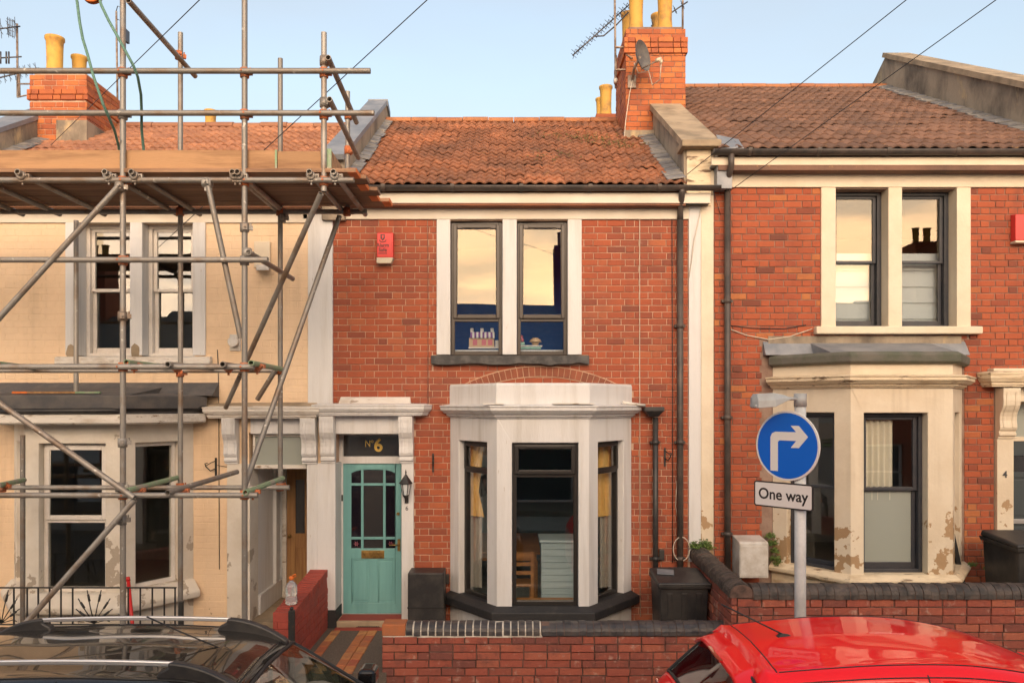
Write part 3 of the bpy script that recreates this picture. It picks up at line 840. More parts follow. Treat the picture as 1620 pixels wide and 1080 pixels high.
# window surround: three posts
for a, c in ((691, 712.5), (795, 817.5), (898, 920)):
    trim(X(a), X(c), Z(561), Z(347.8), .03, m_white, 'window_post', y1=.16)
b = MB()
n = 16; x0, x1 = X(683), X(931)
for i in range(n):
    a, c = x0 + (x1 - x0) * i / n, x0 + (x1 - x0) * (i + 1) / n
    dz = lambda t: 0.012 * math.sin(t * 9.1) + .008 * math.sin(t * 23)
    b.hexa([(a, -.10, Z(576) + dz(a)), (c, -.10, Z(576) + dz(c)), (c, .1, Z(576)), (a, .1, Z(576))],
           [(a, -.10, Z(563) + dz(a * 2) * .4), (c, -.10, Z(563) + dz(c * 2) * .4), (c, .1, Z(561)), (a, .1, Z(561))])
b.obj('window_sill', m_sillworn, H6)
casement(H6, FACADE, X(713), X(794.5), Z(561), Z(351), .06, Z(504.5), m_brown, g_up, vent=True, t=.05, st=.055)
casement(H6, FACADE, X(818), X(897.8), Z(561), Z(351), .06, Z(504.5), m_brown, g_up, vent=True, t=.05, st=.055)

# entablature over the front door
cornice(H6, [(X(505), 0.0), (X(505) + .03, -.17), (X(668), -.17), (X(675), 0.0)], Z(657), Z(640), m_white, name='cornice', out=.5)
b = MB(); b.hexa([(X(537), -.10, 3.095), (X(651), -.10, 3.095), (X(651), .01, 3.095), (X(537), .01, 3.095)], [(X(539), -.03, Z(629)), (X(649), -.03, Z(630)), (X(649), .01, Z(627)), (X(539), .01, Z(627))])
b.obj('cornice_flashing', m_whiteold, H6, bevel=.008)
trim(-2.358, X(633.5), 2.71, 2.955, .03, m_white, 'door_lintel', y1=.3)
console(H6, X(509.5), X(532), Z(732), Z(658), .19, m_white)
console(H6, X(633), X(655), Z(732), Z(658), .19, m_white)
trim(X(503), -2.358, .36, Z(732), .05, m_white, 'pilaster', y1=.325)
trim(X(501), -2.35, .12, .36, .06, m_blacksill, 'pilaster_base', y1=.32)
trim(-1.476, X(655), .12, Z(732), .05, m_white, 'pilaster', y1=.36)
text(H6, '6', m_aerial, .085, (X(644.5), -.054, Z(803)), name='house_number')

# door set
FD = Fr((0, .35), d=(1, 0))
xd0, xd1, zd0, zd1 = X(543, .35), X(635, .35), .215, Z(733, .35)
b = MB(); rect_frame(b, FD, -2.40, -1.44, .21, 2.72, -.02, .08, .06, tb=.001, tt=.04)
FD.box(b, -2.338, xd0 - .003, -.012, .08, .212, 2.68); FD.box(b, xd1 + .003, -1.496, -.012, .08, .212, 2.68)
FD.box(b, xd0, xd1, -.03, .08, zd1 + .004, zd1 + .10)
b.obj('door_frame', m_white, H6, bevel=.006)
fan = pane(H6, FD, xd0, xd1, zd1 + .10, 2.68, .03, g_dark, 'fanlight')
text(fan, 'Nº', m_gold, .135, (X(583.5, .35), .376, Z(702, .35)), name='gold_lettering', depth=.002, sx=.8)
text(fan, '6', m_gold, .25, (X(598, .35), .376, Z(705, .35)), name='gold_lettering', depth=.002, bold=.006)
b = MB(); b.box(-2.356, -1.478, -.02, .5, .10, .205); b.obj('doorstep', m_stone, H6, bevel=.015)
b = MB(); b.box(-2.33, -1.50, .02, .30, .2055, .212); b.obj('threshold', m_brickpaint, H6)
dr = MB()
def dz(p): return Z(p, .35)
def dx(p): return X(p, .35)
cols = [(dx(555.5), dx(571)), (dx(575), dx(606)), (dx(610), dx(625.5))]
rows = [(dz(867), dz(853)), (dz(849), dz(768)), (dz(764), dz(742))]
t0, t1 = -.005, .04
FD.box(dr, xd0, cols[0][0], t0, t1, zd0, zd1); FD.box(dr, cols[2][1], xd1, t0, t1, zd0, zd1)
FD.box(dr, cols[0][0], cols[2][1], t0, t1, rows[2][1], zd1)
FD.box(dr, cols[0][0], cols[2][1], t0, t1, dz(883), rows[0][0])
FD.box(dr, cols[0][0], cols[2][1], t0, t1, zd0, dz(953))
FD.box(dr, dx(584), dx(597), t0, t1, dz(953), dz(883))
for i in (0, 1): FD.box(dr, cols[i][1], cols[i + 1][0], t0 + .006, t1, rows[0][0], rows[2][1])
for i in (0, 1):
    for c in cols: FD.box(dr, c[0], c[1], t0 + .009, t1, rows[i][1], rows[i + 1][0])
# arched head of the glazing
for c, (ha, hb, hc) in zip(cols, ((.10, .045, .02), (.02, .0, .02), (.02, .045, .10))):
    zt = rows[2][1]; mid = (c[0] + c[1]) / 2
    dr.prism([(c[0], zt), (c[0], zt - ha * .55), (mid, zt - hb * .55), (c[1], zt - hc * .55), (c[1], zt)], .35 + t0 + .003, .35 + t1, 'y')
door = dr.obj('front_door', m_teal, H6, bevel=.006)
for i, c in enumerate(cols):
    for j, rw in enumerate(rows):
        pane(door, FD, c[0] - .003, c[1] + .003, rw[0] - .003, rw[1] + .003, .02, g_dark if i == 1 else g_stain)
for a, c in ((dx(556), dx(584)), (dx(597), dx(625))):
    q = MB(); z0, z1 = dz(953), dz(883)
    FD.box(q, a - .002, c + .002, .012, .03, z0 - .002, z1 + .002)
    rect_frame(q, FD, a, c, z0, z1, .0, .0119, .018)
    FD.box(q, a + .035, c - .035, .006, .0118, z0 + .035, z1 - .035)
    q.obj('door_panel', m_teal, door, bevel=.004)
for cx in (dx(563.3), dx(617.7)):
    q = MB(); cz = (rows[0][0] + rows[0][1]) / 2
    for k in range(6):
        a = math.pi / 3 * k
        q.prism([(cx + .012 * math.cos(a + u) * s, cz + .012 * math.sin(a + u) * s) for u, s in ((-.35, 1), (0, 3.2), (.35, 1))], .366, .3695, 'y')
    q.obj('glass_flower', m_toypink, door)
q = MB(); FD.box(q, dx(572), dx(608), -.016, -.0055, dz(882.5), dz(870))
FD.box(q, dx(575), dx(605), -.022, -.0165, dz(880), dz(872.5)); q.obj('letterbox', m_brass, door, bevel=.003)
q = MB(); FD.box(q, dx(629), dx(633.5), -.014, -.0055, dz(871), dz(852)); q.tube((dx(631), .33, dz(860)), (dx(631), .29, dz(860)), .009, 8); q.tube((dx(632), .292, dz(860)), (dx(617), .292, dz(861)), .009, 8)
q.obj('door_handle', m_brass, door)
q = MB(); q.tube((dx(630), .346, dz(812)), (dx(630), .325, dz(812)), .022, 12); q.obj('door_lock', m_brass, door)
q = MB(); FD.box(q, dx(540.5), dx(543), -.022, -.0125, dz(792), dz(782)); q.obj('door_bell', m_black, H6)
room(H6, -2.45, -1.40, .50, 3.5, .12, 2.75, m_darkroom, name='hallway')

# ---- canted bay
bay, fL, fF, fR, sl, sr, BP = bay_body(H6, X(712), X(786, -D), X(932, -D), X(999), D, .10, .60, 2.63, 2.94, m_white,
                                       (X(810, -D) - X(786, -D), X(915, -D) - X(786, -D)), (.20, .80))
bay['label'] = 'white painted canted bay window with black frames'
cornice(bay, BP, 2.935, 3.09, m_white)
ex = lambda o: [(BP[0][0], 0)] + [(p[0], p[1]) for p in BP[1:3]] + [(BP[3][0], 0)]
b = MB(); b.sweep(BP, [(.0, 3.09), (.012, 3.10), (.012, 3.34), (.0, 3.37), (-.14, 3.37), (-.14, 3.09)])
b.obj('parapet', m_white, bay, bevel=.012)
flat_poly(bay, [(BP[0][0] + .1, .02), (BP[1][0] + .05, -D + .1), (BP[2][0] - .05, -D + .1), (BP[3][0] - .1, .02)], 2.95, 3.2, m_felt, 'bay_roof')
b = MB()
for (x, zz, L) in ((.5, 3.107, .5), (-.35, 3.105, .25)):
    b.box(x, x + L, -D - .16, -D - .02, zz, zz + .012)
b.obj('flaking_edge', m_whiteold, bay)
b = MB(); b.sweep(BP, [(.0, .44), (.115, .46), (.125, .475), (.125, .565), (.0, .615), (-.18, .615), (-.18, .44)])
b.obj('sill', m_blacksill, bay, bevel=.008)
casement(bay, fF, X(810, -D) - X(786, -D) + .003, X(915, -D) - X(786, -D) - .003, .617, 2.628, .055, Z(751, -D + .06), m_blackframe, g_bay, part=bay, name='window_frame', vent=True, t=.05, st=.05)
for f, u in ((fL, sl), (fR, sr)):
    casement(bay, f, u[0] + .003, u[1] - .003, .617, 2.625, .085, 2.245, m_blackframe, g_bay, part=bay, name='window_frame', t=.045, st=.04)
q = MB(); q.box(-.17, .93, -D + .17, -D + .33, .615, .645); q.box(-.17, .93, -D + .17, -D + .2, .645, .80) if False else None
q.obj('window_board', m_oak, bay, bevel=.004)
# dining room seen through the bay
room(H6, -1.35, 2.55, .31, 4.6, .16, 2.75, m_tealwall, name='dining_room')
fb = MB(); fb.box(0, 1, 0, 1, 0, .012); fbm = fb.mesh('floorboard', m_floorboard)
y = .32
while y < 4.5:
    o = place_unit('floorboard', fbm, H6, (-1.34, y, .163), 0, (3.88, .132, 1)); y += .136
# upstairs bedroom
room(H6, -1.30, 2.55, .31, 2.7, 3.3, 5.72, m_bluewall, name='bedroom')
b = MB(); b.box(X(712), X(897), .14, .42, Z(560), Z(552)); b.obj('window_board', m_white, H6)

# pipes
downpipe(H6, X(1076, -.07), -.07, .12, Z(350), .042, m_pipe,
         [(X(1076, -.07), -.07, Z(352)), (X(1076, -.07), -.08, Z(338)), (X(1078, -.2), -.2, Z(322)), (X(1079, -.27), -.27, Z(312)), (X(1079, -.27), -.27, 5.93)])
dp = downpipe(H6, X(1037, -.08), -.08, .12, Z(660), .036, m_black)
q = MB(); hx, hz = X(1033, -.1), Z(648, -.1)
q.hexa([(hx - .06, -.16, hz - .09), (hx + .06, -.16, hz - .09), (hx + .06, -.02, hz - .09), (hx - .06, -.02, hz - .09)], [(hx - .12, -.22, hz - .02), (hx + .12, -.22, hz - .02), (hx + .12, -.01, hz - .02), (hx - .12, -.01, hz - .02)])
q.box(hx - .13, hx + .13, -.23, -.01, hz - .02, hz + .04); q.obj('hopper', m_black, dp, bevel=.008)
q = MB(); q.path([(X(985, -.3), -.3, Z(636, -.3)), (X(1003, -.25), -.25, Z(639, -.25)), (X(1020, -.15), -.15, Z(641, -.15))], .02, 8); q.obj('spout', m_whiteold, dp)
# loose cables down the brickwork
def cable(pts, m, r, parent=H6, name='cable'):
    return MB().path([P(a, c, -.012 - (d[0] if d else 0)) for a, c, *d in pts], r, 5).obj(name, m, parent)
cable([(1040, 318), (1014, 322), (1012, 348), (1012, 560), (1013, 975)], m_cable, .006)
cable([(1016, 321), (1050, 328), (1063, 345), (1064, 620), (1064, 890)], m_wire, .006)
cable([(676, 320), (677, 420), (677, 640)], m_mortar4, .004)
cable([(1112, 318, .05), (1098, 380, .05), (1090, 440, .02)], m_cable, .006)
cable([(1071, 760), (1069, 800), (1072, 820)], m_cable, .006)
q = MB(); q.path([P(1078 + 13 * math.cos(t / 3.), 868 + 19 * math.sin(t / 3.), -.10) for t in range(20)], .007, 5); q.obj('cable_coil', m_cable, H6)
q = MB(); q.box(X(1042), X(1050), -.05, .01, Z(885), Z(868)); q.obj('junction_box', m_black, H6, bevel=.006)
q = MB(); q.box(X(702), X(711), -.05, .01, Z(922), Z(907)); q.obj('outside_socket', m_black, H6, bevel=.006)

# roof, parapets, chimney
YE, ZE, YR, ZR = -.24, 5.975, 3.4, 8.09
rf6 = roof(H6, -2.22, 2.29, YE, ZE, YR, ZR, m_tile, m_ridge, gauge=.212, w=.27)
def rz(y): return ZE + (y - YE) * (ZR - ZE) / (YR - YE)
def parapet(house, x0, x1, y0, y1, zf, hgt, m_wall, m_cap, coping_w=.05, slabs=0, cap_t=.07):
    b = MB()
    pts = [(y0, zf(y0) - .5), (y0, zf(y0) + hgt), (y1, zf(y1) + hgt), (2 * y1 - y0 if not slabs else y1, (zf(y0) + hgt) if not slabs else zf(y1) - .5)]
    if not slabs: pts.append((2 * y1 - y0, zf(y0) - .5))
    b.prism(pts, x0, x1, 'x'); o = b.obj('parapet', m_wall, house)
    sl = math.atan2(zf(y1) - zf(y0), y1 - y0); L = math.hypot(y1 - y0 + .12, zf(y1) - zf(y0))
    k = max(slabs, 1); c = MB(); c.box(x0 - coping_w, x1 + coping_w, 0, L / k - (.012 if slabs else 0), 0.002, cap_t); 
    cme = c.mesh('coping_stone' if slabs else 'lead_cap', m_cap)
    for i in range(k):
        s = i * L / k - .10
        place_unit('coping_stone' if slabs else 'lead_cap', cme, o, (0, y0 + s * math.cos(sl), zf(y0) + hgt + s * math.sin(sl) + rng.uniform(-.004, .004)), 0, (1, 1, 1), sl)
    return o
parapet(H6, -2.53, -2.225, -.1, 3.42, rz, .32, m_render, m_lead, slabs=0, coping_w=.012)
b = MB(); b.hexa([(-2.55, 3.40, rz(3.4) + .30), (-2.2, 3.40, rz(3.4) + .30), (-2.2, 3.7, rz(3.4) + .2), (-2.55, 3.7, rz(3.4) + .2)], [(-2.55, 3.40, rz(3.4) + .42), (-2.2, 3.40, rz(3.4) + .42), (-2.2, 3.7, rz(3.4) + .3), (-2.55, 3.7, rz(3.4) + .3)])
b.obj('parapet_peak', m_lead, H6)
pr = parapet(H6, 2.30, 2.70, -.02, 2.95, rz, .46, m_render, m_stone, slabs=6, cap_t=.09)
b = MB(); b.box(2.24, 2.76, -.20, .16, rz(-.02) + .40, rz(-.02) + .49); b.obj('kneeler_stone', m_stone, pr, bevel=.01)
b = MB(); b.box(2.335, 2.66, -.045, .1, 5.75, rz(-.02) + .40); b.obj('parapet_end', m_creamold, pr, bevel=.008)
# stepped flashings
def flashing(house, x, side, y0, y1, zf, m, n=14, w=.22, name='flashing'):
    b = MB()
    for i in range(n):
        y = y0 + (y1 - y0) * i / n; L = (y1 - y0) / n * 1.35
        x1 = x + side * (w + rng.uniform(-.03, .03))
        za, zb = zf(y) + .075 + .016, zf(y + L) + .075
        b.hexa([(x, y, za), (x1, y, za - .03), (x1, y + L, zb - .035), (x, y + L, zb - .005)], [(x, y, za + .012), (x1, y, za - .018), (x1, y + L, zb - .023), (x, y + L, zb + .007)])
    return b.obj(name, m, house)
flashing(H6, 2.29, -1, -.2, 2.3, rz, m_slate)
flashing(H6, -2.22, 1, -.2, 3.3, rz, m_slate, n=18, w=.14)
# moss on the slope near the chimney
mo = MB(); r = random.Random(3)
for _ in range(300):
    c = r.choice([(1.15, 2.0), (1.5, 1.7), (1.3, 2.1), (.75, 2.2), (1.75, 1.6), (.6, 1.0)])
    x, y = r.gauss(c[0], .22), r.gauss(c[1], .14); s = r.uniform(.006, .022); z = rz(y) + .062
    mo.add([(x - s, y - s, z), (x + s, y - s, z), (x + s, y + s, z + s * .6), (x - s, y + s, z + s * .6), (x, y, z + s * 1.2)], [(0, 1, 4), (1, 2, 4), (2, 3, 4), (3, 0, 4)], True)
tag(mo.obj('moss', m_moss, H6, fix=False), kind='stuff')

def chimney(house, x0, x1, y0, y1, z0, z1, band, m, mm, limit=150):
    b = MB(); b.box(x0 + .008, x1 - .008, y0 + .008, y1 - .008, z0, z1 - .01); b.box(x0 + .05, x1 - .05, y0 + .05, y1 - .05, z1 - .02, z1 + .05)
    ch = b.obj('chimney', mm, house)
    FF, FL_, FR_ = Fr((x0, y0), (x1, y0)), Fr((x0, y1), (x0, y0)), Fr((x1, y0), (x1, y1))
    for fr, L, lim in ((FF, x1 - x0, 160), (FL_, y1 - y0, 70), (FR_, y1 - y0, 70)):
        brickwork(ch, fr, 0, L, z0, z1, [(-1, 9, band[0], band[1])], m, limit=lim, joint=.010)
    for i in range(int(round((band[1] - band[0]) / .088))):
        zz = band[0] + .088 * i
        for fr, L in ((Fr((x0 - .03, y0 - .03), (x1 + .03, y0 - .03)), x1 - x0 + .06), (Fr((x0 - .03, y1), (x0 - .03, y0 - .03)), y1 - y0 + .03), (Fr((x1 + .03, y0 - .03), (x1 + .03, y1)), y1 - y0 + .03)):
            brickwork(ch, fr, 0, L, zz, zz + .088, [], m, depth=.07, limit=12, joint=.010)
    return ch
CH6 = chimney(H6, 1.86, 2.83, 2.29, 3.55, 7.0, 9.23, (8.82, 9.084), m_brickch, m_mortar4)
b = MB(); b.box(1.82, 2.32, 2.22, 2.36, rz(2.2) - .1, rz(2.2) + .16); b.obj('chimney_flashing', m_render, CH6)
POT = [(.135, 0), (.135, .03), (.118, .06), (.108, .2), (.112, .40), (.118, .52), (.135, .54), (.135, .575), (.10, .58), (.095, .3)]
def pots(ch, spots, m=m_pot):
    me = MB().lathe(POT, n=20).mesh('chimney_pot', m)
    for x, y, z, s in spots: place_unit('chimney_pot', me, ch, (x, y, z), rng.random() * 6, (s, s, s * 1.1))
pots(CH6, [(2.06, 2.52, 9.25, 1.02), (2.03, 3.15, 9.25, 1.02), (2.54, 2.52, 9.25, 1.05), (2.56, 3.2, 9.25, 1.02)])
b = MB(); b.box(1.80, 2.25, 6.3, 6.8, 7.2, 9.32); ch2 = b.obj('rear_chimney', m_brickch, H6)
pots(ch2, [(2.03, 6.5, 9.28, 1.1), (1.945, 6.62, 9.16, 0.95)])
# ---------------------------------------------------------------- right house (No 4)
H4 = thing('terraced_house', 'red brick terraced house with cream bay and dark sash windows, marked number 4', 'house', (5.2, 0, 0.45))
XR = 7.72
w = MB()
FACADE.wall(w, 2.703, XR, 0.0, 6.3, [(X(1321) - .02, X(1404) + .02, Z(519) - .03, Z(299)), (X(1425) - .02, X(1512) + .02, Z(519) - .03, Z(299)), (3.62, 5.92, .6, 3.1), (6.67, 7.63, .4, 3.18)], .008, .30)
w.box(2.703, XR, 7.3, 7.5, 0, 6.3)
w.box(XR - .06, XR, .3, 7.3, 0, 6.3)
w.obj('wall', m_mortar4, H4)
brickwork(H4, FACADE, 2.715, XR, .45, Z(297.5), [(X(1298), X(1534), Z(530), Z(296)), (X(1205), X(1526), .1, 3.96), (X(1572), 7.70, .1, Z(585))], m_brick4, limit=300,
          hide=lambda p: p.z < 1.0, joint=.011, rough=.003)
T4 = lambda *a, **k: trim(*a, parent=H4, **k)
T4(X(1118), XR, Z(297), Z(271), .03, m_creamtop, 'frieze')
b = MB(); b.box(X(1121), XR, -.20, .02, 6.25, 6.275); b.obj('soffit', m_lead, H4)
b = MB(); b.box(X(1119), XR, -.225, -.2, 6.245, 6.35); b.obj('fascia', m_creamtop, H4, bevel=.004)
gutter(H4, X(1119), XR, -.29, 6.42, m_pipe, r=.066)
for a, c in ((1298, 1321), (1404, 1425), (1512, 1534)): pass
T4(X(1298), X(1321), Z(517), Z(297.4), .03, m_creamtop, 'window_post', y1=.2)
T4(X(1404), X(1425.5), Z(517), Z(297.4), .03, m_creamtop, 'window_post', y1=.2)
T4(X(1512), X(1534), Z(517), Z(297.4), .03, m_creamtop, 'window_post', y1=.2)
b = MB(); b.box(X(1287), X(1548), -.11, .15, Z(529), Z(517)); b.obj('window_sill', m_creamtop, H4, bevel=.015)
for a, c in ((1321, 1404), (1425.5, 1512)):
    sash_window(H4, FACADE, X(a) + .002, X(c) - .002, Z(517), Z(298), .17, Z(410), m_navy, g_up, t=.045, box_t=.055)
w_ = MB(); w_.box(X(1321), X(1512), .31, .33, Z(299), Z(296)); w_.obj('blind_rail', m_blind, H4)
bl = MB(); bl.hexa([(0, -.012, -.055), (1, -.012, -.055), (1, -.006, -.055), (0, -.006, -.055)], [(0, .006, .055), (1, .006, .055), (1, .012, .055), (0, .012, .055)])
blm = bl.mesh('blind_slat', m_blind)
for a, c in ((1321, 1404), (1425.5, 1512)):
    z = Z(519) + .06
    while z < Z(410) + .1: place_unit('blind_slat', blm, H4, (X(a) + .03, .36, z), 0, (X(c) - X(a) - .06, 1, 2.2)); z += .222
room(H4, 2.8, 7.6, .42, 4.2, 3.6, 6.2, m_paleroom, name='bedroom')
# bay
bay4, fL, fF, fR, sl, sr, BP = bay_body(H4, X(1222), 4.18, 5.44, X(1522), D, .40, 1.0, 3.0, 3.33, m_cream, (X(1367, -D) - 4.18, X(1468, -D) - 4.18), (.20, .80))
bay4['label'] = 'cream canted bay window with flaking paint and dark sashes'
cornice(bay4, BP, 3.31, 3.46, m_creamold)
b = MB(); b.sweep(BP, [(.0, 3.46), (.0, 3.63), (-.14, 3.63), (-.14, 3.46)]); b.obj('parapet', m_creamtop, bay4, bevel=.01)
for px in (1222, 1318, 1475):
    pass
b = MB(); b.sweep(BP, [(.03, 3.60), (.09, 3.63), (.10, 3.72), (.06, 3.755), (-.2, 3.76), (-.2, 3.631), (.0, 3.631)]); b.obj('felt_edge', m_feltgreen, bay4, bevel=.012)
b = MB(); b.prism([(-.72, 3.75), (0.005, 3.93), (0.005, 3.7), (-.72, 3.7)], 4.0, 5.6, 'x'); b.prism([(-.12, 3.76), (0.005, 3.95), (0.005, 3.76)], X(1207), X(1527), 'x')
b.obj('lead_roof', m_lead, bay4, bevel=.006)
b = MB(); b.box(X(1215), X(1520), -.015, .02, 3.90, 4.02); b.obj('cement_fillet', m_render, bay4)
b = MB(); b.sweep(BP, [(.0, .86), (.10, .90), (.11, .95), (.03, 1.006), (-.18, 1.006), (-.18, .86)]); b.obj('sill', m_creamold, bay4, bevel=.015)
b = MB(); b.sweep(BP, [(.0, .38), (.02, .40), (.02, .861), (-.1, .861), (-.1, .38)]); b.obj('bay_base', m_creamold, bay4)
sash_window(bay4, fF, X(1367, -D) - 4.18 + .003, X(1468, -D) - 4.18 - .003, 1.008, 2.998, .13, Z(773, -D + .17), m_navy, g_bay, part=bay4, t=.05, box_t=.045, g2=g_frost)
for f, u in ((fL, sl), (fR, sr)):
    sash_window(bay4, f, u[0] + .003, u[1] - .003, 1.008, 2.998, .08, Z(773, -D + .1), m_navy, g_bay, part=bay4, t=.035, box_t=.04, g2=g_left)
room(H4, 2.8, 6.55, .31, 4.4, .5, 3.2, m_darkroom, name='front_room')
# door
cornice(H4, [(X(1554), 0.0), (X(1554) + .03, -.17), (XR - .06, -.17), (XR - .02, 0.0)], Z(612), Z(590), m_creamold, out=.5)
b = MB(); b.box(X(1562), XR - .04, -.14, .01, Z(588), Z(583)); b.obj('cornice_cap', m_creamtop, H4, bevel=.01)
console(H4, X(1574), X(1601), Z(693), Z(614), .19, m_cream)
console(H4, 7.52, 7.70, Z(693), Z(614), .19, m_cream)
T4(X(1574), 6.70, .45, Z(693), .05, m_cream, 'pilaster', y1=.3)
T4(7.60, XR - .01, .45, Z(693), .05, m_cream, 'pilaster', y1=.3)
T4(6.70, 7.60, 3.14, 3.37, .03, m_creamtop, 'door_lintel', y1=.3)
text(H4, '4', m_aerial, .12, (X(1586), -.054, Z(750)), name='house_number', bold=.003)
q = MB(); FD2 = Fr((0, .26), d=(1, 0))
rect_frame(q, FD2, 6.69, 7.61, .5, 3.14, -.02, .06, .03)
FD2.box(q, 6.735, 7.565, -.015, .06, 2.60, 2.66); q.obj('door_frame', m_creamtop, H4, bevel=.005)
pane(H4, FD2, 6.735, 7.565, 2.66, 3.11, .02, g_frost, 'fanlight')
q = MB(); xs = [6.737, 6.82, 7.10, 7.19, 7.48, 7.563]; zs = [.52, .75, 1.45, 1.55, 2.10, 2.18, 2.40, 2.60]
for a, c in ((0, 1), (2, 3), (4, 5)): FD2.box(q, xs[a], xs[c], 0, .04, .52, 2.598)
for a, c in ((0, 1), (2, 3), (4, 5), (6, 7)):
    for i in (1, 3): FD2.box(q, xs[i], xs[i + 1], .001, .04, zs[a], zs[c] - .002)
d4 = q.obj('front_door', m_navydoor, H4, bevel=.005)
for i in (1, 3):
    for a in (1, 3): 
        q = MB(); FD2.box(q, xs[i] - .002, xs[i + 1] + .002, .016, .03, zs[a] - .002, zs[a + 1] + .002); FD2.box(q, xs[i] + .03, xs[i + 1] - .03, .008, .0158, zs[a] + .03, zs[a + 1] - .03); q.obj('door_panel', m_navydoor, d4, bevel=.004)
    pane(d4, FD2, xs[i] - .002, xs[i + 1] + .002, 2.18, 2.40, .015, g_dark)
q = MB(); FD2.box(q, 6.80, 7.10, -.012, -.001, 1.47, 1.53); q.obj('letterbox', m_alu, d4, bevel=.003)
room(H4, 6.62, 7.64, .42, 3, .45, 3.2, m_darkroom, name='hallway')
downpipe(H4, X(1151, -.08), -.08, .45, Z(300), .042, m_pipe, [(X(1151, -.08), -.08, Z(302)), (X(1151, -.09), -.09, Z(290)), (X(1154, -.2), -.2, Z(275, -.2)), (X(1157, -.29), -.29, Z(262, -.29)), (X(1157, -.29), -.29, 6.40)])
cable([(1155, 515), (1190, 519), (1240, 520), (1275, 514)], m_wire, .006, H4)
cable([(1153, 520), (1180, 530), (1215, 537), (1250, 532), (1285, 520)], m_cable, .007, H4)
cable([(1128, 300, .04), (1140, 340, .02)], m_wire, .005, H4)
YE4, ZE4, YR4, ZR4 = -.27, 6.43, 5.4, 9.50
def rz4(y): return ZE4 + (y - YE4) * (ZR4 - ZE4) / (YR4 - YE4)
roof(H4, 2.71, 7.55, YE4, ZE4, YR4, ZR4, m_tile4, m_ridge, gauge=.31)
p4 = parapet(H4, 7.55, 7.95, -.1, 5.4, rz4, .62, m_render, m_stone, slabs=0, cap_t=.09, coping_w=.06)
flashing(H4, 7.55, -1, -.2, 5.3, rz4, m_slate, n=22, w=.25)
b = MB()
for i in range(5):
    x, y = 2.74 + .09 * i, -.3 + .05 * i
    b.hexa([(x, y, 6.40 + .02 * i), (x + .2, y - .03, 6.44), (x + .22, y + .3, 6.66), (x, y + .3, 6.70)], [(x, y, 6.42 + .02 * i), (x + .2, y - .03, 6.455), (x + .22, y + .3, 6.675), (x, y + .3, 6.72)])
b.box(2.703, 2.90, -.19, .05, 5.95, 6.243); b.box(2.703, 2.83, -.196, .05, 6.28, 6.41)
b.obj('lead_corner', m_lead, H4)
# next house up the hill
HN = thing('terraced_house', 'neighbouring house past the right party wall, only its ridge showing', 'house', (10.2, 0, .6))
b = MB(); b.box(7.96, 12.6, .01, 9.0, 0, 6.6); b.obj('wall', m_brick4, HN)
b = MB(); b.prism([(-.25, 6.55), (5.4, 9.62), (11, 6.55)], 7.96, 12.6, 'x'); b.obj('roof', m_tile4, HN)
# ---------------------------------------------------------------- left house, painted apricot
HL = thing('terraced_house', 'apricot painted terraced house behind the scaffolding, with peeling white bay', 'house', (-5.4, 0, 0.12))
XL = -8.30
w = MB()
FACADE.wall(w, XL, -2.563, 0.0, 5.85, [(X(126) - .02, X(207) + .02, Z(562) - .03, Z(352)), (X(226) - .02, X(306) + .02, Z(562) - .03, Z(352)), (-6.55, -4.40, .3, 2.80), (-3.53, -2.71, .1, 2.73)], .0025, .30)
w.box(XL, -2.563, 6.3, 6.5, 0, 5.85); w.box(XL, XL + .06, .3, 6.3, 0, 5.85)
w.obj('wall', m_yellow, HL)
brickwork(HL, FACADE, XL, X(488) - .002, .12, Z(353), [(X(105), X(326), Z(577), Z(351)), (-6.66, -4.29, .1, 3.36), (-3.85, -2.5, .1, Z(640))], m_yellow, limit=300, depth=.02, joint=.005, rough=.0006, hide=lambda p: p.z < .7 or p.z > 5.2)
TL = lambda *a, **k: trim(*a, parent=HL, **k)
TL(XL, X(488) - .002, Z(353), Z(325), .03, m_frieze, 'frieze')
b = MB(); b.box(XL, -2.57, -.19, .02, 5.78, 5.81); b.obj('soffit', m_frieze, HL)
b = MB(); b.box(XL, -2.57, -.205, -.18, 5.775, 5.90); b.obj('fascia', m_frieze, HL, bevel=.004)
gutter(HL, XL, -2.58, -.27, 5.94, m_pipe)
for a, c in ((105, 126.5), (207, 226.5), (306, 326)):
    TL(X(a), X(c), Z(562), Z(352.6), .03, m_white, 'window_post', y1=.2)
b = MB(); b.hexa([(X(92), -.10, Z(576)), (X(336), -.10, Z(576)), (X(336), .15, Z(576)), (X(92), .15, Z(576))], [(X(92), -.09, Z(565)), (X(336), -.09, Z(565)), (X(336), .15, Z(562)), (X(92), .15, Z(562))])
b.obj('window_sill', m_whiteold, HL, bevel=.012)
for a, c in ((126.5, 207), (226.5, 306)):
    sash_window(HL, FACADE, X(a) + .003, X(c) - .003, Z(562), Z(352), .15, Z(456), m_sashwhite, g_left, t=.05, box_t=.05)
for a in (115, 216):                                             # bare stone patches where paint has blown
    q = MB(); n = 11
    q.prism([(X(a) + .075 * math.cos(2 * math.pi * k / n) * rng.uniform(.7, 1.15), Z(556) + .10 * math.sin(2 * math.pi * k / n) * rng.uniform(.7, 1.1)) for k in range(n)], -.033, -.029, 'y')
    q.obj('bare_stone_patch', m_stone, HL)
room(HL, -8.2, -3.7, .40, 4.0, 3.4, 5.7, m_darkroom, name='bedroom')
q = MB()
for i in range(7): q.tube((X(295) + i * .03, .5 + .015 * (i % 2), Z(560)), (X(295) + i * .03, .5 + .015 * (i % 2), Z(470)), .022, 6)
q.obj('curtain', m_bluewall, HL)
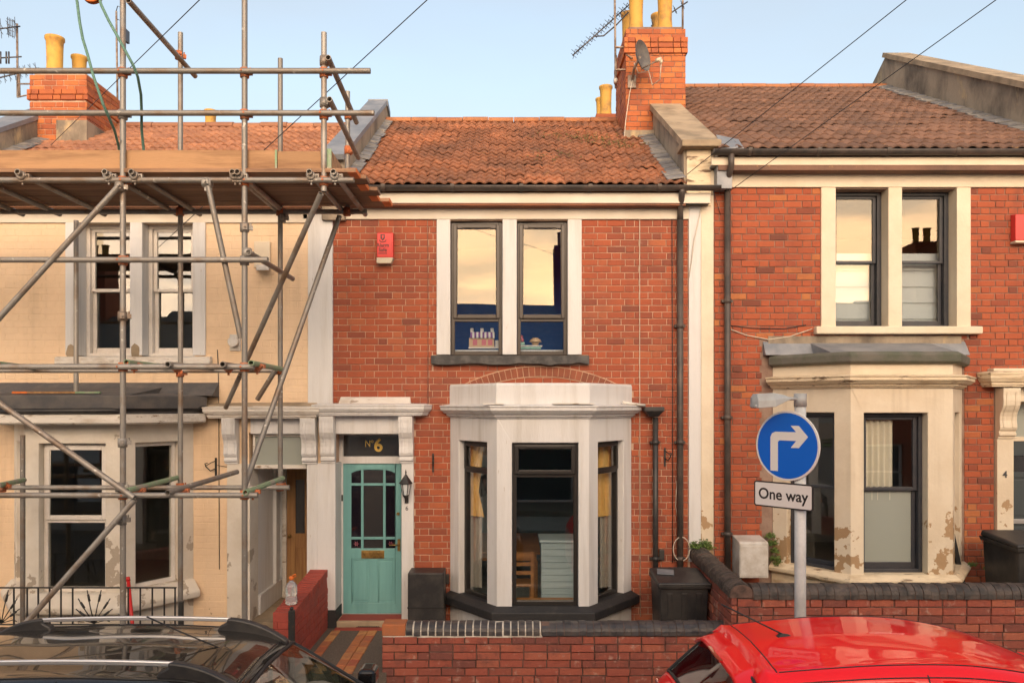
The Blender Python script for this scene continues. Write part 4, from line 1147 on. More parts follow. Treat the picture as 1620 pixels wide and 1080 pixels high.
# canted bay
bl_, fL, fF, fR, sl, sr, BP = bay_body(HL, -6.68, -6.02, -4.84, -4.27, D, .10, .77, 2.62, 2.90, m_peel, (.18, 1.0), (.20, .80))
bl_['label'] = 'white canted bay window with peeling paint under a dark felt roof'
b = MB(); b.sweep(BP, [(-.1, 2.85), (.24, 2.86), (.27, 2.88), (.27, 2.985), (-.1, 2.985)]); b.obj('fascia', m_whiteold, bl_, bevel=.006)
b = MB(); b.sweep(BP, [(-.1, 2.986), (.22, 2.986), (.22, 3.05), (.29, 3.05), (.30, 3.205), (.26, 3.215), (-.1, 3.25)]); b.obj('felt_edge', m_felt, bl_, bevel=.008)
b = MB(); b.prism([(-D - .1, 3.225), (0.005, 3.34), (0.005, 3.0), (-D - .1, 3.0)], -6.3, -4.65, 'x'); b.prism([(-.25, 3.22), (.005, 3.40), (.005, 3.2)], -6.95, -3.93, 'x'); b.obj('felt_roof', m_felt, bl_)
q = MB(); pts = [(BP[1][0] - .28, -D - .28 + .12, 3.03), (BP[1][0] - .05, -D - .29, 3.02), (BP[2][0] + .05, -D - .29, 3.03), (-4.2, -.30, 3.05), (-4.05, -.20, 3.06)]
q.path([(-7.2, -.3, 3.02)] + pts, .032, 8); q.obj('gutter_pipe', m_black, bl_)
b = MB(); b.sweep(BP, [(.0, .50), (.15, .55), (.16, .63), (.03, .776), (-.18, .776), (-.18, .50)]); b.obj('sill', m_peel, bl_, bevel=.02)
casement(bl_, fF, .183, .997, .778, 2.617, .10, 1.66, m_sashwhite, g_left, part=bl_, name='window_frame', t=.05, st=.055)
casement(bl_, fL, sl[0] + .003, sl[1] - .003, .778, 2.617, .10, 1.66, m_sashwhite, g_left, part=bl_, name='window_frame', t=.04, st=.04)
q = MB(); rect_frame(q, fR, sr[0] + .003, sr[1] - .003, .778, 2.617, .09, .16, .05); q.obj('window_frame', m_sashwhite, bl_, bevel=.006)
pane(bl_, fR, sr[0] + .045, sr[1] - .045, .81, 2.57, .12, g_left)
room(HL, -8.2, -3.75, .31, 4.2, .2, 2.75, m_darkroom, name='front_room')
# doorway
cornice(HL, [(X(334), 0.0), (X(334) + .04, -.17), (X(503), -.17), (X(505) - .004, 0.0)], Z(661), Z(644), m_whiteold, out=.5)
b = MB(); b.hexa([(X(332), -.16, 3.075), (X(504), -.12, 3.085), (X(504), .01, 3.085), (X(332), .01, 3.075)], [(X(336), -.13, 3.10), (X(503), -.07, 3.115), (X(503), .01, 3.14), (X(336), .01, 3.125)]); b.obj('cornice_cap', m_stone, HL, bevel=.012)
console(HL, X(358), X(379), Z(733), Z(661), .19, m_white)
console(HL, X(480), X(503.5), Z(733), Z(661), .19, m_white)
TL(X(361), -3.50, .12, Z(733), .05, m_peel, 'pilaster', y1=.3)
TL(-2.74, -2.602, .12, Z(733), .05, m_white, 'pilaster', y1=1.5)
TL(-2.602, X(503) - .002, .12, Z(733), .042, m_white, 'pilaster', y1=.1)
TL(-3.50, -2.80, 2.71, 2.945, .03, m_white, 'door_lintel', y1=.3)
FL0 = Fr((0, .06), d=(1, 0))
q = MB(); rect_frame(q, FL0, -3.498, -2.742, 2.24, 2.70, 0, .07, .03, tb=.05); q.obj('fanlight_frame', m_whiteold, HL, bevel=.005)
pane(HL, FL0, -3.47, -2.77, 2.29, 2.67, .03, g_frost, 'fanlight')
pb = MB()
pb.box(-3.58, -3.51, .305, 1.45, .12, 2.9); pb.box(-3.51, -2.70, 1.36, 1.46, .12, 2.9); pb.box(-3.51, -2.70, .305, 1.36, 2.74, 2.9)
pb.obj('porch_wall', m_white, HL)
q = MB(); q.box(-3.509, -3.475, .31, 1.35, .20, .44); q.box(-3.509, -3.465, .31, 1.35, .441, .48); q.box(-3.509, -3.46, 1.0, 1.06, .481, 2.7); q.obj('skirting', m_white, HL, bevel=.006)
q = MB(); q.box(-3.498, -2.75, -.05, 1.36, .10, .20); q.obj('porch_floor', m_stone, HL)
FP = Fr((0, 1.33), d=(1, 0))
q = MB(); a0, a1, z0, z1 = -3.40, -2.75, .21, 2.24
pz = [(.38, .95), (1.16, 1.97)]
FP.box(q, a0, a0 + .13, 0, .03, z0, z1); FP.box(q, a1 - .13, a1, 0, .03, z0, z1); FP.box(q, -3.13, -3.03, .001, .03, z0, z1)
for a, c in ((z0, .38), (.95, 1.16), (1.97, z1)): FP.box(q, a0 + .13, a1 - .13, .002, .03, a, c)
dl = q.obj('front_door', m_pine, HL, bevel=.004); dl['label'] = 'stripped pine inner door'
for a, c in ((-3.27, -3.13), (-3.03, -2.88)):
    q = MB(); FP.box(q, a - .002, c + .002, .014, .028, .378, .952); q.obj('door_panel', m_pine, dl)
    pane(dl, FP, a - .002, c + .002, 1.158, 1.972, .014, g_dark)
q = MB(); q.lathe([(.0, 0), (.012, .002), (.012, .03), (.028, .045), (.03, .06), (.018, .075), (0.001, .078)], n=12, M=Matrix.Translation((-3.345, 1.33, 1.13)) @ Matrix.Rotation(R(90), 4, 'X')); q.obj('door_knob', m_brass, dl)
q = MB(); q.box(-3.46, -3.402, 1.30, 1.36, .2, 2.3); q.box(-3.402, -2.75, 1.30, 1.36, 2.245, 2.3); q.obj('door_frame', m_whiteold, HL, bevel=.004)
# small fittings on the wall
q = MB(); q.box(X(364), X(381), -.02, .005, Z(555), Z(529)); q.tube((X(372), -.015, Z(541)), (X(372), -.10, Z(541)), .068, 18); q.obj('flue_vent', m_greybox, HL, bevel=.004)
cable([(344, 553), (345, 580), (346, 640), (347, 900)], m_wire, .005, HL)
cable([(342, 735, .03), (358, 738), (372, 734)], m_wire, .004, HL)
# roof, chimney
YEl, ZEl, YRl, ZRl = -.24, 5.955, 3.4, 8.0
def rzl(y): return ZEl + (y - YEl) * (ZRl - ZEl) / (YRl - YEl)
roof(HL, -7.75, -2.54, YEl, ZEl, YRl, ZRl, m_tilel, m_tilel, gauge=.212, w=.27)
pl = parapet(HL, -8.2, -7.74, -.1, 3.42, rzl, .36, m_render, m_lead, slabs=0, coping_w=.012)
flashing(HL, -7.74, 1, -.2, 2.3, rzl, m_slate)
CHL = chimney(HL, X(47, 2.29), X(137, 2.29), 2.29, 3.45, 6.7, 8.48, (8.06, 8.236), m_brickch, m_mortar)
b = MB(); b.box(-7.40, -6.90, 2.22, 3.3, 7.0, 7.72); b.obj('chimney_flashing', m_render, CHL, bevel=.01)
pots(CHL, [(-7.58, 2.50, 8.47, 1.12), (-7.42, 2.95, 8.44, .98)])
b = MB(); b.box(-6.75, -6.30, 6.5, 7.0, 7.2, 8.95); chl2 = b.obj('rear_chimney', m_brickch, HL); pots(chl2, [(-6.6, 6.7, 8.90, 1.0)])
HW = thing('terraced_house', 'neighbouring house past the left chimney, out beyond the picture edge', 'house', (-10.5, 0, .12))
b = MB(); b.box(-12.7, -8.31, .01, 6.5, 0, 5.85); b.obj('wall', m_brick, HW)
b = MB(); b.prism([(-.25, 5.9), (3.4, 7.95), (7, 5.9)], -12.7, -8.22, 'x'); b.obj('roof', m_tilel, HW)
# ---------------------------------------------------------------- garden walls
def coping_mesh(m, L, wd, h, name='coping_brick'):
    pts = [(-wd / 2, 0)] + [(-wd / 2 * math.cos(math.pi * t / 8) , h * (.35 + .65 * math.sin(math.pi * t / 8))) for t in range(9)] + [(wd / 2, 0)]
    b = MB(); b.prism(pts, -L / 2, L / 2, 'x', smooth=False)
    return b.mesh(name, m)

def coping_run(parent, p0, p1, zt0, zt1, m, pitch=.083, wd=.25, h=.135, joint=.010, mj=None):
    p0, p1 = Vector(p0), Vector(p1); L = (p1 - p0).length; d = (p1 - p0) / L; n = int(L / pitch)
    me = coping_mesh(m, pitch - joint, wd, h); ang = math.atan2(d.y, d.x)
    for i in range(n):
        q = p0 + d * (pitch * (i + .5)); z = zt0 + (zt1 - zt0) * (i + .5) / n
        place_unit('coping_brick', me, parent, (q.x + rng.uniform(-.003, .003), q.y + rng.uniform(-.004, .004), z + rng.uniform(-.004, .004)), ang + rng.gauss(0, .012), (rng.uniform(.95, 1.02), 1, rng.uniform(.96, 1.03)))
    if mj:
        b = MB(); pts = [(-wd / 2 + .007, 0)] + [((-wd / 2 + .007) * math.cos(math.pi * t / 8), (h - .008) * (.35 + .65 * math.sin(math.pi * t / 8))) for t in range(9)] + [(wd / 2 - .007, 0)]
        b.prism(pts, 0, L, 'x', M=Matrix.Translation((p0.x, p0.y, zt0)) @ Matrix.Rotation(ang, 4, 'Z') @ Matrix.Rotation(-math.atan2(zt1 - zt0, L), 4, 'Y'))
        b.obj('coping_mortar', mj, parent)

YF = -1.78
WZ = Z(1006, YF)
GW = thing('garden_wall', 'low red brick garden wall with dark rounded coping before the white bay', 'wall', (.5, YF + .11, .1))
xw0, xw1 = X(605, YF), 2.44
b = MB(); b.box(xw0 + .01, xw1, YF + .012, YF + .215, -.1, WZ - .002); b.obj('mortar', m_mortargw, GW)
brickwork(GW, Fr((0, YF), d=(1, 0)), xw0, xw1, -.10, WZ, [], m_brickgw, pitch=.094, bl=.252, joint=.011, depth=.06, rough=.010, flemish=False, skew=.018)
brickwork(GW, Fr((xw0, YF + .22), (xw0, YF)), 0, .22, -.10, WZ, [], m_brickgw, pitch=.094, bl=.252, joint=.011, depth=.06, rough=.005, flemish=False, limit=20)
b = MB(); b.box(xw0 + .005, X(858, YF), YF - .004, YF + .2, WZ - .012, WZ + .012); b.obj('mortar_bed', m_mortarw, GW)
b = MB(); b.box(xw0 - .005, X(642, YF) - .004, YF - .01, YF + .225, WZ + .004, WZ + .135); b.obj('end_block', m_tilefloor, GW, bevel=.01)
coping_run(GW, (X(642, YF), YF + .11), (X(856, YF), YF + .11), WZ + .01, WZ + .01, m_coping, pitch=.0835, joint=.013, mj=m_mortarw)
coping_run(GW, (X(857, YF), YF + .11), (xw1, YF + .11), WZ + .01, WZ + .01, m_coping, pitch=.0835, joint=.005, mj=m_mortargw)

RW = thing('garden_wall', 'taller brick garden wall with weathered round coping before the cream bay', 'wall', (5, -1.95, .1))
YR_ = -2.0; RZ = Z(947, YR_)
b = MB(); b.box(2.46, 9, YR_ + .012, YR_ + .22, -.1, RZ - .002); b.box(2.395 + .012, 2.60, YR_ + .22, -.02, .05, RZ + .05); b.obj('mortar', m_mortargw, RW)
brickwork(RW, Fr((0, YR_), d=(1, 0)), 2.46, 9, -.1, RZ, [], m_brickgw, pitch=.094, bl=.252, joint=.011, depth=.06, rough=.005, flemish=False, skew=.008)
brickwork(RW, Fr((2.395, -.02), (2.395, YR_)), 0, 1.98, .05, RZ + .02, [], m_brickgw, pitch=.094, bl=.252, joint=.011, depth=.06, rough=.006, flemish=False, limit=150)
coping_run(RW, (2.62, YR_ + .11), (9, YR_ + .11), RZ, RZ, m_copingold, pitch=.088, wd=.27, h=.15, joint=.006, mj=m_mortargw)
coping_run(RW, (2.50, -.05), (2.50, YR_ + .0), RZ + .07, RZ + .01, m_copingold, pitch=.088, wd=.26, h=.15, joint=.006, mj=m_mortargw)
PW = thing('garden_wall', 'red painted brick dividing wall running from the white pilaster to the street', 'wall', (-2.57, -.9, .1))
b = MB(); b.box(-2.67, -2.472, -1.70, -.02, .05, .66); b.obj('mortar', m_brickpaint, PW)
brickwork(PW, Fr((-2.462, -1.71), (-2.462, -.02)), 0, 1.69, .05, .66, [], m_brickpaint, pitch=.083, bl=.235, joint=.008, depth=.05, rough=.002, limit=200)
brickwork(PW, Fr((-2.69, -1.71), (-2.462, -1.71)), 0, .228, -.1, .66, [], m_brickpaint, pitch=.083, bl=.235, joint=.008, depth=.05, rough=.002, limit=30)
cb = MB(); cb.box(-.115, .115, -.036, .036, 0, .10); cme = cb.mesh('coping_brick', m_brickpaint)
for i in range(21):
    y = -1.67 + .08 * i; place_unit('coping_brick', cme, PW, (-2.577 + rng.uniform(-.004, .004), y, .66 + .14 * (i / 20) + rng.uniform(-.003, .003)), rng.gauss(0, .015), (1, 1, 1))
b = MB(); b.hexa([(-2.69, -1.70, .655), (-2.465, -1.70, .655), (-2.465, -.02, .655), (-2.69, -.02, .655)], [(-2.68, -1.70, .672), (-2.475, -1.70, .672), (-2.475, -.02, .81), (-2.68, -.02, .81)]); b.obj('mortar_bed', m_brickpaint, PW)
LW = thing('garden_wall', 'low wall with dark round coping under the black railing', 'wall', (-5.5, -1.75, .1))
b = MB(); b.box(-9, -2.70, -1.85, -1.65, -.1, .46); b.obj('core', m_mortargw, LW)
brickwork(LW, Fr((0, -1.862), d=(1, 0)), -9, -2.70, -.1, .46, [], m_brickgw, pitch=.09, bl=.25, joint=.01, depth=.06, rough=.004, flemish=False, limit=120)
coping_run(LW, (-9, -1.75), (-2.98, -1.75), .455, .455, m_copingold, pitch=.083, wd=.26, h=.15, joint=.006, mj=m_mortargw)
b = MB(); b.hexa([(-2.98, -1.88, .46), (-2.70, -1.88, .46), (-2.70, -1.62, .46), (-2.98, -1.62, .46)], [(-2.93, -1.84, .64), (-2.74, -1.84, .62), (-2.74, -1.66, .62), (-2.93, -1.66, .64)]); b.obj('end_stone', m_copingold, LW, bevel=.05, segs=4)

# ---------------------------------------------------------------- railing with bulrush motif
YRL = -1.74
RL = thing('railing', 'black iron railing with bulrush motifs on the low wall', 'railing', (-5.6, YRL, .6))
zt, zb = Z(928, YRL), Z(988, YRL)
b = MB(); b.box(-9, X(279, YRL), YRL - .012, YRL + .012, zt - .014, zt); b.box(-9, X(279, YRL), YRL - .010, YRL + .010, zb, zb + .012); b.obj('rail', m_blackiron, RL)
bars = MB().box(-.007, .007, -.007, .007, 0, zt - zb - .028).mesh('bar', m_blackiron)
for px in (-120, -100, -80, -45, -15, 22, 43, 60.5, 78.5, 96.5, 115, 203, 222, 241, 260, 277):
    place_unit('bar', bars, RL, (X(px, YRL), YRL, zb + .013), 0, (1, 1, 1))
def motif(px):
    b = MB(); c = []; base = Vector((X(px, YRL), YRL, zb + .02))
    for k, a in enumerate((-74, -52, -33, -12, 12, 33, 52, 74)):
        L = {74: .20, 52: .26, 33: .33, 12: .38}[abs(a)]
        d = Vector((math.sin(R(a)), 0, math.cos(R(a))))
        e = base + d * L * 1.0
        if abs(a) in (33, 12, 52):
            s0 = e - d * .13
            b.path([base, base + d * L * .5 + Vector((0, -.01, 0)), e], .006, 6)
            q = MB(); q.tube(s0, s0 + d * .08, .013, 8); c.append(q)
        else:
            b.path([base, base + d * L * .7, base + d * L * .9 - Vector((0, 0, .03))], .006, 6)
    b.obj('motif_stem', m_blackiron, RL); [q.obj('motif_head', m_blackiron, RL) for q in c]
motif(149); motif(2)
q = MB(); q.box(X(283, YRL), X(290, YRL), YRL - .02, YRL + .02, .40, Z(951, YRL)); tag(q.obj('post', m_blackiron, bevel=.004), 'short black iron post standing at the end of the railing', 'post')
q = MB(); q.box(X(457, -1.9), X(466, -1.9), -1.93, -1.87, -.05, Z(965, -1.9)); q.lathe([(.0, .0), (.02, .01), (.024, .025), (.012, .04), (0.001, .045)], (X(461.5, -1.9), -1.9, Z(965, -1.9)), 10)
gp = tag(q.obj('gate_post', m_blackiron, bevel=.004), 'old black iron gate post at the street end of the red painted wall', 'post')
q = MB(); q.tube((X(203, -.9), -.9, Z(918, -.9)), (X(214, -1.2), -1.2, .12), .022, 10); q.tube((X(203, -.9), -.9, Z(918, -.9)), (X(202, -.88), -.88, Z(913, -.88)), .026, 10)
tag(q.obj('pole', m_redpole), 'red pole leaning behind the black railing', 'pole')

# ---------------------------------------------------------------- road sign
SG = thing('road_sign', 'grey post with blue right turn disc, One way plate and small lamp', 'road sign', (X(1266, -3.95), -3.95, -.03))
sx, sy = X(1266, -3.95), -3.95
def sz(py, y=-3.95): return Z(py, y)
b = MB(); b.tube((sx, sy, -.05), (sx, sy, sz(640)), .047, 20); b.obj('post', m_signgrey, SG)
b = MB(); b.tube((sx, sy, sz(643)), (sx, sy, sz(622)), .052, 20); b.tube((sx, sy - .02, sz(631)), (sx - .16, sy - .03, sz(630)), .014, 10); b.obj('post_cap', m_lampgrey, SG)
TH = R(50)
dR = Vector((math.cos(TH), -math.sin(TH), 0)); nS = Vector((-math.sin(TH), -math.cos(TH), 0))
def sM(c): return Matrix(((dR.x, -nS.x, 0, c.x), (dR.y, -nS.y, 0, c.y), (0, 0, 1, c.z), (0, 0, 0, 1)))
# disc: its image spans 1196..1295, 650..761
ys = -3.99
cd = Vector((X(1246, ys), ys, Z(705.5, ys)))
off = (Vector((sx, sy, cd.z)) - cd); cd = Vector((sx, sy, cd.z)) + nS * .06 - dR * .085
Ms = sM(cd); rd = .294
rot = Ms @ Matrix.Rotation(R(90), 4, 'X')
b = MB(); b.lathe([(rd, -.012), (rd + .003, 0), (rd, .006)], n=48, M=rot); disc = b.obj('sign_disc', m_signwhite, SG)
b = MB(); b.lathe([(rd - .016, .0062), (rd - .016, .0075)], n=48, M=rot, smooth=False); b.obj('blue_face', m_blue, disc)
ar = []
# right turn arrow, in disc radii (x, z); read off the photograph
sc = rd
stem = [(-.52, -.74), (-.28, -.74), (-.28, .10), (-.24, .15), (.30, .15), (.13, -.05), (.38, -.05), (.66, .27), (.38, .58), (.13, .58), (.30, .40), (-.36, .40), (-.47, .35), (-.52, .24)]
b = MB(); b.prism([(x * sc, z * sc) for x, z in stem], -.0095, -.0078, 'y', M=Ms); b.obj('arrow', m_signwhite, disc)
pc = Vector((sx, sy, Z(785.5, ys))) + nS * .06 - dR * .125
Mp = sM(pc); pw, ph = .276, .110
def rrect(w, h, r, n=5):
    o = []
    for cx, cz, a0 in ((w - r, h - r, 0), (-w + r, h - r, 90), (-w + r, -h + r, 180), (w - r, -h + r, 270)):
        for i in range(n + 1): a = R(a0 + 90 * i / n); o.append((cx + r * math.cos(a), cz + r * math.sin(a)))
    return o
b = MB(); b.prism(rrect(pw, ph, .022), -.004, .006, 'y', M=Mp); plate = b.obj('sign_plate', m_ink, SG)
b = MB(); b.prism(rrect(pw - .012, ph - .012, .014), -.0055, -.0042, 'y', M=Mp); b.obj('plate_face', m_signwhite, plate)
t = text(None, 'One way', m_ink, .132, (0, 0, 0), depth=.0006, sx=.98, bold=.0022)
t.matrix_basis = Mp @ Matrix.Translation((0, -.0062, .0)) @ Matrix.Rotation(R(90), 4, 'X') @ Matrix.Diagonal((.96, 1, 1, 1)); adopt(t, plate)
b = MB()
for zc in (cd.z + .1, cd.z - .12, pc.z): b.tube((sx, sy, zc - .015), (sx, sy, zc + .015), .05, 16); b.tube((sx, sy, zc), tuple(Vector((sx, sy, zc)) + nS * .055), .012, 8)
b.obj('clip', m_signgrey, SG)
# lamp head over the sign
lx0, lx1 = X(1188, -4.0), X(1249, -4.0); ly = -4.01
b = MB()
q0, q1 = Z(641, ly), Z(626, ly)
secs = [(lx0, .035, q0 - .015, q0 + .065), (lx0 + .03, .095, q0 - .024, q1 + .018), (lx0 + .17, .105, q0 - .012, q1 + .024), (lx0 + .26, .07, q0 + .028, q1 + .008), (lx1, .03, q0 + .05, q1 - .015)]
v = []; 
for x, hw, za, zc in secs: v += [(x, ly - hw, za), (x, ly + hw, za), (x, ly + hw * .95, (za + zc) / 2), (x, ly + hw * .6, zc), (x, ly - hw * .6, zc), (x, ly - hw * .95, (za + zc) / 2)]
f = [tuple(range(6)), tuple(reversed(range(24, 30)))]
for i in range(4):
    for k in range(6): f.append((i * 6 + k, i * 6 + (k + 1) % 6, (i + 1) * 6 + (k + 1) % 6, (i + 1) * 6 + k))
b.add(v, f); lh = b.obj('lamp_head', m_lampgrey, SG, bevel=.008)
b = MB(); b.hexa([(lx0 + .012, ly - .07, q0 - .02), (lx0 + .16, ly - .075, q0 - .012), (lx0 + .16, ly + .075, q0 - .012), (lx0 + .012, ly + .07, q0 - .02)], [(lx0 + .006, ly - .082, q0 + .004), (lx0 + .19, ly - .086, q0 + .018), (lx0 + .19, ly + .086, q0 + .018), (lx0 + .006, ly + .082, q0 + .004)])
b.obj('lamp_lens', m_lampglass, lh, bevel=.006)

# ---------------------------------------------------------------- bins, boxes, small things
def wheelie_bin(label, x, y, z, h, w, dpt):
    t = thing('wheelie_bin', label, 'bin', (x, y, z), 'black wheelie bins')
    b = MB(); s = .86
    b.hexa([(x - w / 2 * s, y - dpt / 2 * .8, z + .03), (x + w / 2 * s, y - dpt / 2 * .8, z + .03), (x + w / 2 * s, y + dpt / 2 * .9, z + .03), (x - w / 2 * s, y + dpt / 2 * .9, z + .03)],
           [(x - w / 2 * .95, y - dpt / 2 * .97, z + h * .90), (x + w / 2 * .95, y - dpt / 2 * .97, z + h * .90), (x + w / 2 * .95, y + dpt / 2, z + h * .93), (x - w / 2 * .95, y + dpt / 2, z + h * .93)])
    b.obj('body', m_black, t, bevel=.02, segs=3)
    for k in (-.28, .0, .28):
        q = MB(); q.hexa([(x + w * (k - .05), y - dpt / 2 * .80 - .004, z + .12), (x + w * (k + .05), y - dpt / 2 * .80 - .004, z + .12), (x + w * (k + .05), y - dpt / 2 * .8 + .03, z + .12), (x + w * (k - .05), y - dpt / 2 * .8 + .03, z + .12)],
               [(x + w * (k - .05), y - dpt / 2 * .955 - .010, z + h * .80), (x + w * (k + .05), y - dpt / 2 * .955 - .010, z + h * .80), (x + w * (k + .05), y - dpt / 2 * .9, z + h * .80), (x + w * (k - .05), y - dpt / 2 * .9, z + h * .80)]); q.obj('rib', m_black, t, bevel=.006)
    b = MB(); b.hexa([(x - w / 2 * 1.01, y - dpt / 2 * 1.02, z + h * .855), (x + w / 2 * 1.01, y - dpt / 2 * 1.02, z + h * .855), (x + w / 2 * 1.01, y + dpt / 2 * 1.02, z + h * .88), (x - w / 2 * 1.01, y + dpt / 2 * 1.02, z + h * .88)],
           [(x - w / 2 * 1.03, y - dpt / 2 * 1.05, z + h * .905), (x + w / 2 * 1.03, y - dpt / 2 * 1.05, z + h * .905), (x + w / 2 * 1.03, y + dpt / 2 * 1.05, z + h * .93), (x - w / 2 * 1.03, y + dpt / 2 * 1.05, z + h * .93)])
    b.obj('rim', m_black, t, bevel=.01)
    b = MB(); b.hexa([(x - w / 2 * 1.06, y - dpt / 2 * 1.1, z + h * .907), (x + w / 2 * 1.06, y - dpt / 2 * 1.1, z + h * .907), (x + w / 2 * 1.02, y + dpt / 2 * 1.02, z + h * .935), (x - w / 2 * 1.02, y + dpt / 2 * 1.02, z + h * .935)],
           [(x - w / 2 * 1.02, y - dpt / 2 * 1.06, z + h * .945), (x + w / 2 * 1.02, y - dpt / 2 * 1.06, z + h * .945), (x + w / 2 * .98, y + dpt / 2 * .98, z + h), (x - w / 2 * .98, y + dpt / 2 * .98, z + h)])
    l = b.obj('lid', m_black, t, bevel=.02, segs=3)
    q = MB(); q.tube((x - w * .36, y + dpt / 2 * 1.2, z + h * .97), (x + w * .36, y + dpt / 2 * 1.2, z + h * .97), .015, 8)
    for s_ in (-.3, .3): q.box(x + w * s_ - .02, x + w * s_ + .02, y + dpt / 2 * .98, y + dpt / 2 * 1.2, z + h * .93, z + h * .985)
    q.obj('handle', m_black, t)
    wm = MB(); wm.lathe([(.03, -.03), (.10, -.028), (.105, -.01), (.105, .01), (.10, .028), (.03, .03)], n=20).mesh('wheel', m_tyre)
    for s_ in (-1, 1):
        o = bpy.data.objects.new('wheel', MB().lathe([(.03, -.03), (.10, -.028), (.105, -.01), (.105, .01), (.10, .028), (.03, .03)], n=20).mesh('wheel', m_tyre)); COL.objects.link(o)
        o.rotation_euler = (0, R(90), 0); o.location = (x + s_ * w * .47, y + dpt * .38, z + .105); adopt(o, t)
    return t
wb = wheelie_bin('black wheelie bin in the front garden beside the low coping wall, below the drainpipe', 2.07, -.80, .12, .90, .62, .66)
q = MB(); q.hexa([(1.80, -.80, 1.003), (2.0, -.85, 1.001), (2.04, -.62, 1.012), (1.84, -.58, 1.014)], [(1.80, -.80, 1.014), (2.0, -.85, 1.012), (2.04, -.62, 1.022), (1.84, -.58, 1.025)]); q.obj('lid_label', m_lead, wb)
wheelie_bin('larger black wheelie bin behind the tall garden wall at the right edge', 6.36, -.95, .45, 1.07, .84, .74)
b = MB(); x0, x1 = X(645, -.42), X(702, -.42)
b.box(x0, x1, -.42, -.07, .12, Z(906, -.42)); pbx = tag(b.obj('storage_box', m_black, bevel=.012, segs=3), 'plain black storage box standing between the teal door and the bay', 'box')
q = MB(); q.box(x0 - .004, x1 + .004, -.426, -.066, Z(962, -.42), Z(960, -.42)); q.obj('box_seam', m_trim, pbx)
MBX = thing('meter_box', 'pale grey sloping meter box on the brick wall by the dividing wall', 'meter box', (X(1193, -.38), 0, .9))
a0, a1 = X(1170, -.38), X(1216, -.38)
b = MB(); b.prism([(-.38, Z(914, -.38)), (-.38, Z(860, -.38)), (-.36, Z(857, -.38)), (-.02, Z(845)), (-.02, Z(914, -.38))], a0, a1, 'x'); b.obj('case', m_greybox, MBX, bevel=.012)
b = MB(); b.box(a0 + .015, a1 - .015, -.388, -.3805, Z(911, -.38), Z(863, -.38)); b.obj('door', m_greybox, MBX, bevel=.003)
# wall lantern
LT = thing('wall_lantern', 'small black lantern beside the teal door', 'lantern', (X(642, -.05), -.05, Z(766)))
c = (X(642, -.14), -.14, Z(780, -.14)); S = 1 / 116.
b = MB(); b.lathe([(.001, 20 * S * 1.85), (.012, 19 * S * 1.7), (.008, 17.5 * S * 1.7), (.03, 15 * S * 1.7), (.06, 12 * S * 1.7), (.088, 9.5 * S * 1.7), (.088, 8.6 * S * 1.7), (.001, 8.4 * S * 1.7)], c, 6, smooth=False); b.obj('roof', m_black, LT)
b = MB(); b.lathe([(.040, -.02), (.066, 8.5 * S * 1.7)], c, 6, smooth=False); b.obj('glass', m_lampglass, LT)
b = MB()
for k in range(6):
    a = math.pi / 3 * k; b.tube((c[0] + .042 * math.cos(a), c[1] + .042 * math.sin(a), c[2] - .02), (c[0] + .068 * math.cos(a), c[1] + .068 * math.sin(a), c[2] + .125), .005, 5)
b.lathe([(.045, -.02), (.045, -.03), (.02, -.06), (.01, -.10), (.002, -.105)], c, 8); b.path([(c[0], c[1], c[2] - .07), (c[0], -.09, c[2] - .13), (c[0], -.055, c[2] - .10)], .008, 6); b.box(c[0] - .025, c[0] + .025, -.062, -.05, c[2] - .14, c[2] - .02)
b.obj('frame', m_black, LT)
# alarm boxes
def alarm(label, px0, px1, pt, pm, pb, txt, seen=1):
    t = thing('alarm_box', label, 'alarm box', (X((px0 + px1) / 2), 0, Z(pm)))
    x0, x1 = X(px0, -.1), X(px1, -.1)
    b = MB(); b.hexa([(x0, -.11, Z(pm, -.11)), (x1, -.11, Z(pm, -.11)), (x1, 0, Z(pm, -.11)), (x0, 0, Z(pm, -.11))], [(x0, -.11, Z(pt, -.11) - .01), (x1, -.11, Z(pt, -.11) - .01), (x1, 0, Z(pt, -.11) + .01), (x0, 0, Z(pt, -.11) + .01)]); b.obj('cover', m_redplastic, t, bevel=.008)
    b = MB(); b.hexa([(x0 - .005, -.115, Z(pb, -.11)), (x1 - .03, -.115, Z(pb, -.11)), (x1 - .03, -.0, Z(pb, -.11)), (x0 - .005, -.0, Z(pb, -.11))], [(x0 - .005, -.115, Z(pm, -.11) - .003), (x1 + .005, -.115, Z(pm, -.11) - .003), (x1 + .005, 0, Z(pm, -.11) - .003), (x0 - .005, 0, Z(pm, -.11) - .003)]); b.obj('strobe', m_ivory, t, bevel=.006)
    if txt:
        cx = (x0 + x1) / 2 - .03; 
        text(t, 'Alarm', m_ink, .068, (cx, -.1115, Z(388, -.11)), depth=.001, bold=.001)
        text(t, 'Safe', m_ink, .068, (cx, -.1115, Z(395.5, -.11)), depth=.001, bold=.001)
        q = MB()
        for i in range(9): q.box(cx - .058 + i * .013, cx - .049 + i * .013, -.1125, -.1105, Z(401.5, -.11), Z(400, -.11))
        q.obj('small_print', m_ink, t)
        q = MB(); zc = Z(376, -.11)
        q.prism([(cx - .028, zc + .045), (cx + .028, zc + .045), (cx + .028, zc - .01), (cx, zc - .04), (cx - .028, zc - .01)], -.1125, -.1105, 'y'); o = q.obj('crest', m_ink, t)
        q = MB(); q.prism([(cx - .014, zc + .03), (cx + .016, zc + .034), (cx + .012, zc - .0), (cx - .006, zc - .02)], -.1132, -.1126, 'y'); q.obj('crest_mark', m_redplastic, o)
        q = MB(); q.path([(cx - .045, -.111, zc - .03), (cx - .03, -.111, zc - .052), (cx, -.111, zc - .058), (cx + .03, -.111, zc - .052), (cx + .045, -.111, zc - .03)], .005, 5); q.obj('crest_scroll', m_ink, t)
